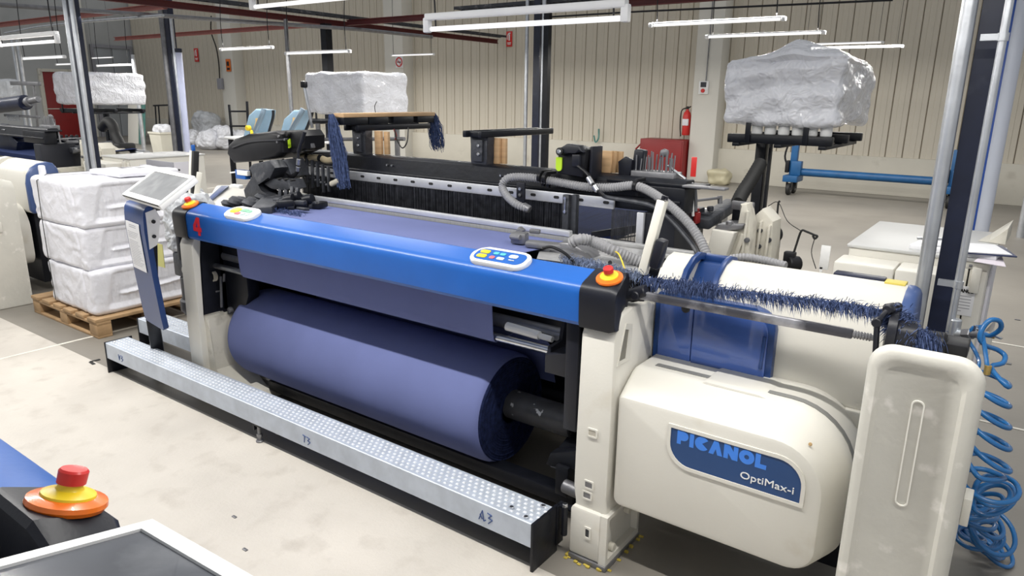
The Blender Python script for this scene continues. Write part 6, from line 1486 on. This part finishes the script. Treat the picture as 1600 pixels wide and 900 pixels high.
sign((-10.998, 15.000, 3.078), .18, .36, RED, 'small red fire extinguisher sign on the sheet wall, left of the navy centre post', art_ext)
sign((-24.910, 15.000, 2.996), .26, .46, RED, 'small red extinguisher sign on the wall above the bagged rubbish', art_ext)
def art_smoke(pl, x, y, z, w, h):
    bm = NB(); ringprism(bm, [(x + w * .46 * math.cos(i * .2618), z + w * .46 * math.sin(i * .2618)) for i in range(24)], [(x + w * .34 * math.cos(i * .2618), z + w * .34 * math.sin(i * .2618)) for i in range(24)], 'y', y - .004, y); ob('red_ring', bm, RED, pl)
    bm = NB(); bar(bm, (x - w * .28, y - .002, z + w * .28), (x + w * .28, y - .002, z - w * .28), .006, w * .10, up=(0, 1, 0)); ob('red_bar', bm, RED, pl)
    bm = NB(); box(bm, (x - w * .25, y - .002, z - w * .05), (x + w * .25, y, z + w * .04)); ob('pictogram', bm, RUBBER, pl)
sign((-14.414, 14.600, 2.570), .28, .30, PAPER, 'round no-smoking sign on the middle white pilaster', art_smoke)
def art_box(pl, x, y, z, w, h):
    bm = NB(); box(bm, (x - w * .3, y - .003, z - h * .05), (x + w * .2, y, z + h * .3)); ob('pictogram', bm, RUBBER, pl)
    bm = NB(); box(bm, (x - w * .3, y - .003, z - h * .38), (x + w * .3, y, z - h * .2)); ob('print_lines', bm, RUBBER, pl)
sign((-22.388, 14.600, 2.595), .26, .40, ORANGE, 'small orange sign on the far left white pilaster', art_box)
q = (-5.729, 14.600, 1.929)
t = thing('call_point', 'grey call point with a red button on the right white pilaster', 'switch', q)
bm = NB(); box(bm, (q[0] - .10, 14.56, q[2] - .13), (q[0] + .10, 14.62, q[2] + .13), .01); k = ob('box_body', bm, WHITE, t)
bm = NB(); box(bm, (q[0] - .06, 14.55, q[2] + .01), (q[0] + .06, 14.562, q[2] + .11), .004); ob('display', bm, DGREY, k)
bm = NB(); cyl(bm, (q[0], 14.562, q[2] - .06), (q[0], 14.53, q[2] - .06), .04, 14, bev=.006); ob('button', bm, RED, k)
bm = NB(); cyl(bm, (q[0] + .03, 14.6, q[2] + .12), (q[0] + .05, 14.6, 5.0), .012, 8); ob('conduit', bm, MGREY, t)
q = (-22.892, 14.550, 1.994)
t = thing('junction_box', 'grey junction box with a cable on the far left pilaster', 'box', q)
bm = NB(); box(bm, (q[0] - .12, 14.5, q[2] - .18), (q[0] + .12, 14.62, q[2] + .18), .02); ob('box_body', bm, CABG, t)
bm = NB(); tube(bm, [(q[0], 14.55, q[2] + .17), (-22.861, 14.550, 2.641), (-22.848, 14.500, 3.152), (-22.903, 14.400, 3.654), (-22.660, 14.300, 4.135)], .02, 6, 4); ob('cable', bm, BLACK, t)

# blue beam trolley at right
TY = 13.9
a = Vector((-3.597, 13.900, 0.301)); b = Vector((-1.106, 13.900, 0.285))
t = thing('beam_trolley', 'blue wheeled beam trolley parked along the back wall at right', 'trolley', ((a.x + b.x) / 2, TY, 0))
bm = NB(); cyl(bm, (a.x, TY, .42), (b.x, TY, .42), .07, 18); ob('cross_tube', bm, TROLB, t)
for x, h in ((a.x, 1.25), (b.x + .08, .95)):
    bm = NB(); box(bm, (x - .06, TY - .05, .25), (x + .06, TY + .05, h), .008); ob('upright', bm, TROLB, t)
    bm = NB(); box(bm, (x - .12, TY - .22, .24), (x + .14, TY + .22, .36), .012); box(bm, (x - .02, TY - .12, .36), (x + .16, TY + .02, .62), .012); ob('base_block', bm, TROLB, t)
    bm = NB(); box(bm, (x - .13, TY - .10, .40), (x - .06, TY + .06, .62), .012); tube(bm, [(x - .08, TY - .06, .5), (x - .16, TY - .06, .7), (x - .1, TY - .06, 1.0)], .018, 6, 4); ob('pump', bm, BLACK, t)
    for dy in (-.16, .16):
        bm = NB(); cyl(bm, (x - .035, TY + dy, .11), (x + .035, TY + dy, .11), .11, 20, bev=.012); w = ob('wheel', bm, RUBBER, t)
        bm = NB(); cyl(bm, (x - .04, TY + dy, .11), (x + .04, TY + dy, .11), .06, 14); ob('hub', bm, MGREY, w)
        for fx in (x - .05, x + .038):
            bm = NB(); box(bm, (fx, TY + dy - .05, .10), (fx + .012, TY + dy + .05, .25)); ob('fork', bm, BLACKM, w)


# bagged rubbish by the sheet wall
BAGS = (((-23.313, 14.000, 0.198)[0], 14.15, .52, 1.05, 0, 'large grey plastic rubbish sack, tallest in the heap', FILMG), ((-22.433, 13.000, 0.272)[0], 13.1, .38, .50, 0, 'clear rubbish sack at the left foot of the heap', FILM), ((-20.734, 12.600, 0.359)[0], 12.6, .40, .55, 0, 'clear rubbish sack in the middle of the heap', FILM), ((-20.375, 12.900, 0.421)[0], 12.9, .42, .72, 0, 'white rubbish sack in front of the far left pilaster', FILM), ((-19.984, 13.200, 0.466)[0], 13.2, .42, .55, 0, 'loose clear rubbish sack, at the right end of the heap', FILM))
for k, (x, y, r, h, z0, lab, m) in enumerate(BAGS):
    bm = NB(); pillow_box(bm, (x - r, y - r * .6, z0), (x + r, y + r * .6, z0 + h), 26, lambda p, n: (.09 * noise.noise(p * 3 + Vector((k, 0, 0))) + .06 * abs(noise.noise(p * 9))) * (1 if p.z > .1 else .2), min(r * .6, h * .5) * .95); single('rubbish_bag', bm, m, lab, 'bag', 'plastic rubbish sacks heaped by the wall', sharp=80)
q = (-20.341, 10.977, 0.000)
t = thing('white_tub', 'off-white plastic tub on the floor left of the leaning tube', 'tub', q)
x, y = q[0], q[1]; w = .62
bm = NB(); L = [[bm.verts.new((x + sx * ww, y + sy * ww * .8, z)) for sx, sy in ((-1, -1), (1, -1), (1, 1), (-1, 1))] for ww, z in ((w * .42, 0), (w * .5, .55), (w * .54, .55), (w * .54, .60), (w * .49, .60), (w * .40, .03))]
bm.faces.new(L[0][::-1]); bm.faces.new(L[-1])
for a_, b_ in zip(L, L[1:]):
    for i in range(4): bm.faces.new((a_[i], a_[(i + 1) % 4], b_[(i + 1) % 4], b_[i]))
ob('tub_body', bm, mat('tub_plastic', (.60, .58, .50), .5, 0, .03), t)
bm = NB(); pillow_box(bm, (x - .25, y - .2, .5), (x + .28, y + .2, .80), 14, lambda p, n: .05 * noise.noise(p * 7), .1); single('film_scrap', bm, FILM, 'crumpled film heaped in the off-white tub', 'film')
# black trestle, leaning panels
t = thing('trestle', 'dark metal trestle against the sheet wall above the tub', 'trestle', (-23.183, 12.500, 0.402)[:2] + (0,))
l = (-23.735, 12.600, 1.264); r = (-22.555, 12.600, 1.304)
bm = NB(); bar(bm, l, r, .05, .05, .005); ob('top_rail', bm, BLACKM, t)
for x, dx in ((l[0] + .1, .05), (l[0] + .3, .1), (r[0] - .25, 0), (r[0] - .05, .05)):
    bm = NB(); bar(bm, (x, 12.6, l[2]), (x + dx, 12.5, 0), .035, .035, .004); ob('leg', bm, BLACKM, t)
bm = NB(); q = (-24.385, 12.399, 0.000); obox(bm, (q[0] - .35, q[1], .70), (.75, .04, 1.4), Matrix.Rotation(-.12, 3, 'X'), .005); single('leaning_board', bm, PILA, 'pale board leaning beside the hooked pipe', 'board')
bm = NB(); obox(bm, (q[0] + .25, q[1] - .05, .66), (.42, .02, 1.32), Matrix.Rotation(-.12, 3, 'X'), .003); single('glass_sheet', bm, CLEARG, 'green glass pane leaning beside the hooked pipe', 'pane')

# pale blue knotting units on a white table with a black rack
KY = 8.0
KB = (-12.396, 7.900, 0.909)[2]
def knot(px, lab, pts):
    pts = [(x, y, KB if k in (0, len(pts) - 1) else z) for k, (x, y, z) in enumerate(pts)]
    t = thing('knotting_unit', lab, 'machine', pts[0][:1] + (KY + .25,) + (min(p[2] for p in pts),), 'pale blue knotting units')
    bm = NB(); prism(bm, [p[::2] for p in pts], 'y', KY, KY + .26, .03, 3); h = ob('unit_hood', bm, LTBLUE, t)
    c = Vector(pts[0]).lerp(Vector(pts[2]), .5)
    m = Vector(pts[3]); lo = Vector(pts[5])
    bm = NB(); tube(bm, [m + Vector((.02, -.02, .02)), m.lerp(lo, .4) + Vector((.10, -.05, .05)), lo + Vector((.05, -.05, 0))], .045, 10, 6); ob('side_arm', bm, mat('greyed_blue', (.16, .22, .28), .4, .2), h)
    bm = NB(); tube(bm, [m.lerp(lo, .45) + Vector((-.05, -.03, .02)), m.lerp(lo, .6) + Vector((-.0, -.04, .0)), m.lerp(lo, .95) + Vector((.02, -.04, .0))], .035, 8, 5); ob('tan_strap', bm, mat('tan_strap', (.55, .36, .14), .6), h)
    bm = NB(); tube(bm, [m + Vector((.12, .1, .0)), m.lerp(lo, .5) + Vector((.24, .1, .05)), lo + Vector((.22, .1, -.05))], .025, 8, 5); ob('hose', bm, BLACK, h)
    bm = NB(); p = Vector(pts[1]).lerp(Vector(pts[2]), .35); box(bm, p + Vector((.05, .1, .0)), p + Vector((.12, .2, .05)), .01); ob('catch', bm, YELLOW, h)
    return t
A = ((-12.015, 8.000, 0.921), (-11.781, 8.000, 1.310), (-11.552, 8.000, 1.428), (-11.289, 8.000, 1.411), (-11.347, 8.000, 1.253), (-11.586, 8.000, 1.030), (-11.639, 8.000, 0.925))
k1 = knot(0, 'pale blue knotting unit with a yellow knob, on the white table', A)
bm = NB(); c = Vector((-11.681, 7.950, 1.085)); cyl(bm, c, c + Vector((0, -.08, 0)), .05, 14, bev=.01); cyl(bm, c + Vector((.06, -.02, -.05)), c + Vector((.10, -.04, -.1)), .03, 8); o = ob('yellow_knob', bm, YELLOW, k1); 
bm = NB(); c = Vector((-11.651, 7.950, 1.018)); box(bm, c + Vector((-.03, -.03, -.05)), c + Vector((.05, 0, .0)), .01); ob('blue_clip', bm, AIRB, k1)
A = ((-10.954, 8.000, 0.976), (-10.757, 8.000, 1.270), (-10.475, 8.000, 1.428), (-10.200, 8.000, 1.434), (-10.283, 8.000, 1.283), (-10.546, 8.000, 1.091), (-10.628, 8.000, 0.989))
knot(1, 'pale blue knotting unit behind the big black weft feeder', A)
t = thing('white_table', 'white table carrying the pale blue knotting units', 'table', (-12.372, 8.100, 0.759)[:2] + (0,))
l = (-12.396, 7.900, 0.909); r = (-10.014, 7.900, 1.007)
bm = NB(); box(bm, (l[0], 7.85, l[2] - .05), (r[0], 8.65, l[2]), .02); ob('table_top', bm, WHITE, t)
for x in (l[0] + .1, r[0] - .1):
    for y in (7.92, 8.55):
        bm = NB(); box(bm, (x - .03, y - .03, 0), (x + .03, y + .03, l[2] - .05), .005); ob('leg', bm, BLACKM, t)
t = thing('black_rack', 'black ladder-like rack standing behind the white table', 'rack', (-13.701, 9.000, 0.656)[:2] + (0,))
l = (-13.750, 8.900, 1.444); r = (-13.115, 8.900, 1.518); l2 = (-13.841, 8.900, 0.853)
for p, dx in ((l, -.02), (r, .08)):
    bm = NB(); bar(bm, (p[0] - dx, 8.9, 0), (p[0], 8.9, p[2] + .02), .04, .04, .004); ob('upright', bm, BLACKM, t)
for a, b in (((-13.745, 8.900, 1.328), (-13.184, 8.900, 1.340)), ((-13.792, 8.900, 1.026), (-13.226, 8.900, 1.045))):
    bm = NB(); bar(bm, a, b, .03, .035, .004); ob('rung', bm, BLACKM, t)
bm = NB(); q = (-12.259, 7.200, 0.678); lathe(bm, [(.05, 0), (.05, .2), (.03, .32), (.012, .40), (0, .40)], (q[0], 7.2, 0), n=12); single('blue_bottle', bm, AIRB, 'small blue bottle on the floor beside the leaning tube', 'bottle')
q = (0.022, 11.369, 0.000)
t = thing('floor_stand', 'galvanised tube stand cut by the right edge near the back', 'stand', q)
bm = NB(); cyl(bm, (q[0], q[1], 0), (q[0], q[1], .55), .05, 14); ob('sleeve', bm, GALV, t)
bm = NB(); cyl(bm, (q[0], q[1], .5), (q[0] + .02, q[1], 1.3), .032, 12); ob('tube', bm, GALV, t)
q = (-5.207, 14.600, 0.070)
bm = NB(); pillow_box(bm, (q[0] - .22, 14.3, 0), (q[0] + .25, 14.6, .32), 14, lambda p, n: .04 * noise.noise(p * 9), .1); single('film_scrap', bm, mat('yellowed_film', (.55, .50, .34), .35, 0, .1, alpha=.9), 'yellowed crumpled film at the foot of the right pilaster', 'film')
bm = NB(); tube(bm, [((-8.314, 13.000, 0.645)[0], 14.9, 1.0), ((-8.282, 13.000, 0.646)[0], 14.85, .8), ((-8.359, 13.000, 0.534)[0], 14.85, .7), ((-8.408, 13.000, 0.532)[0], 14.85, .85)], .02, 6, 5); single('wall_cable', bm, CLEARG, 'small knotted green cable on the wall right of the slim black post', 'cable')
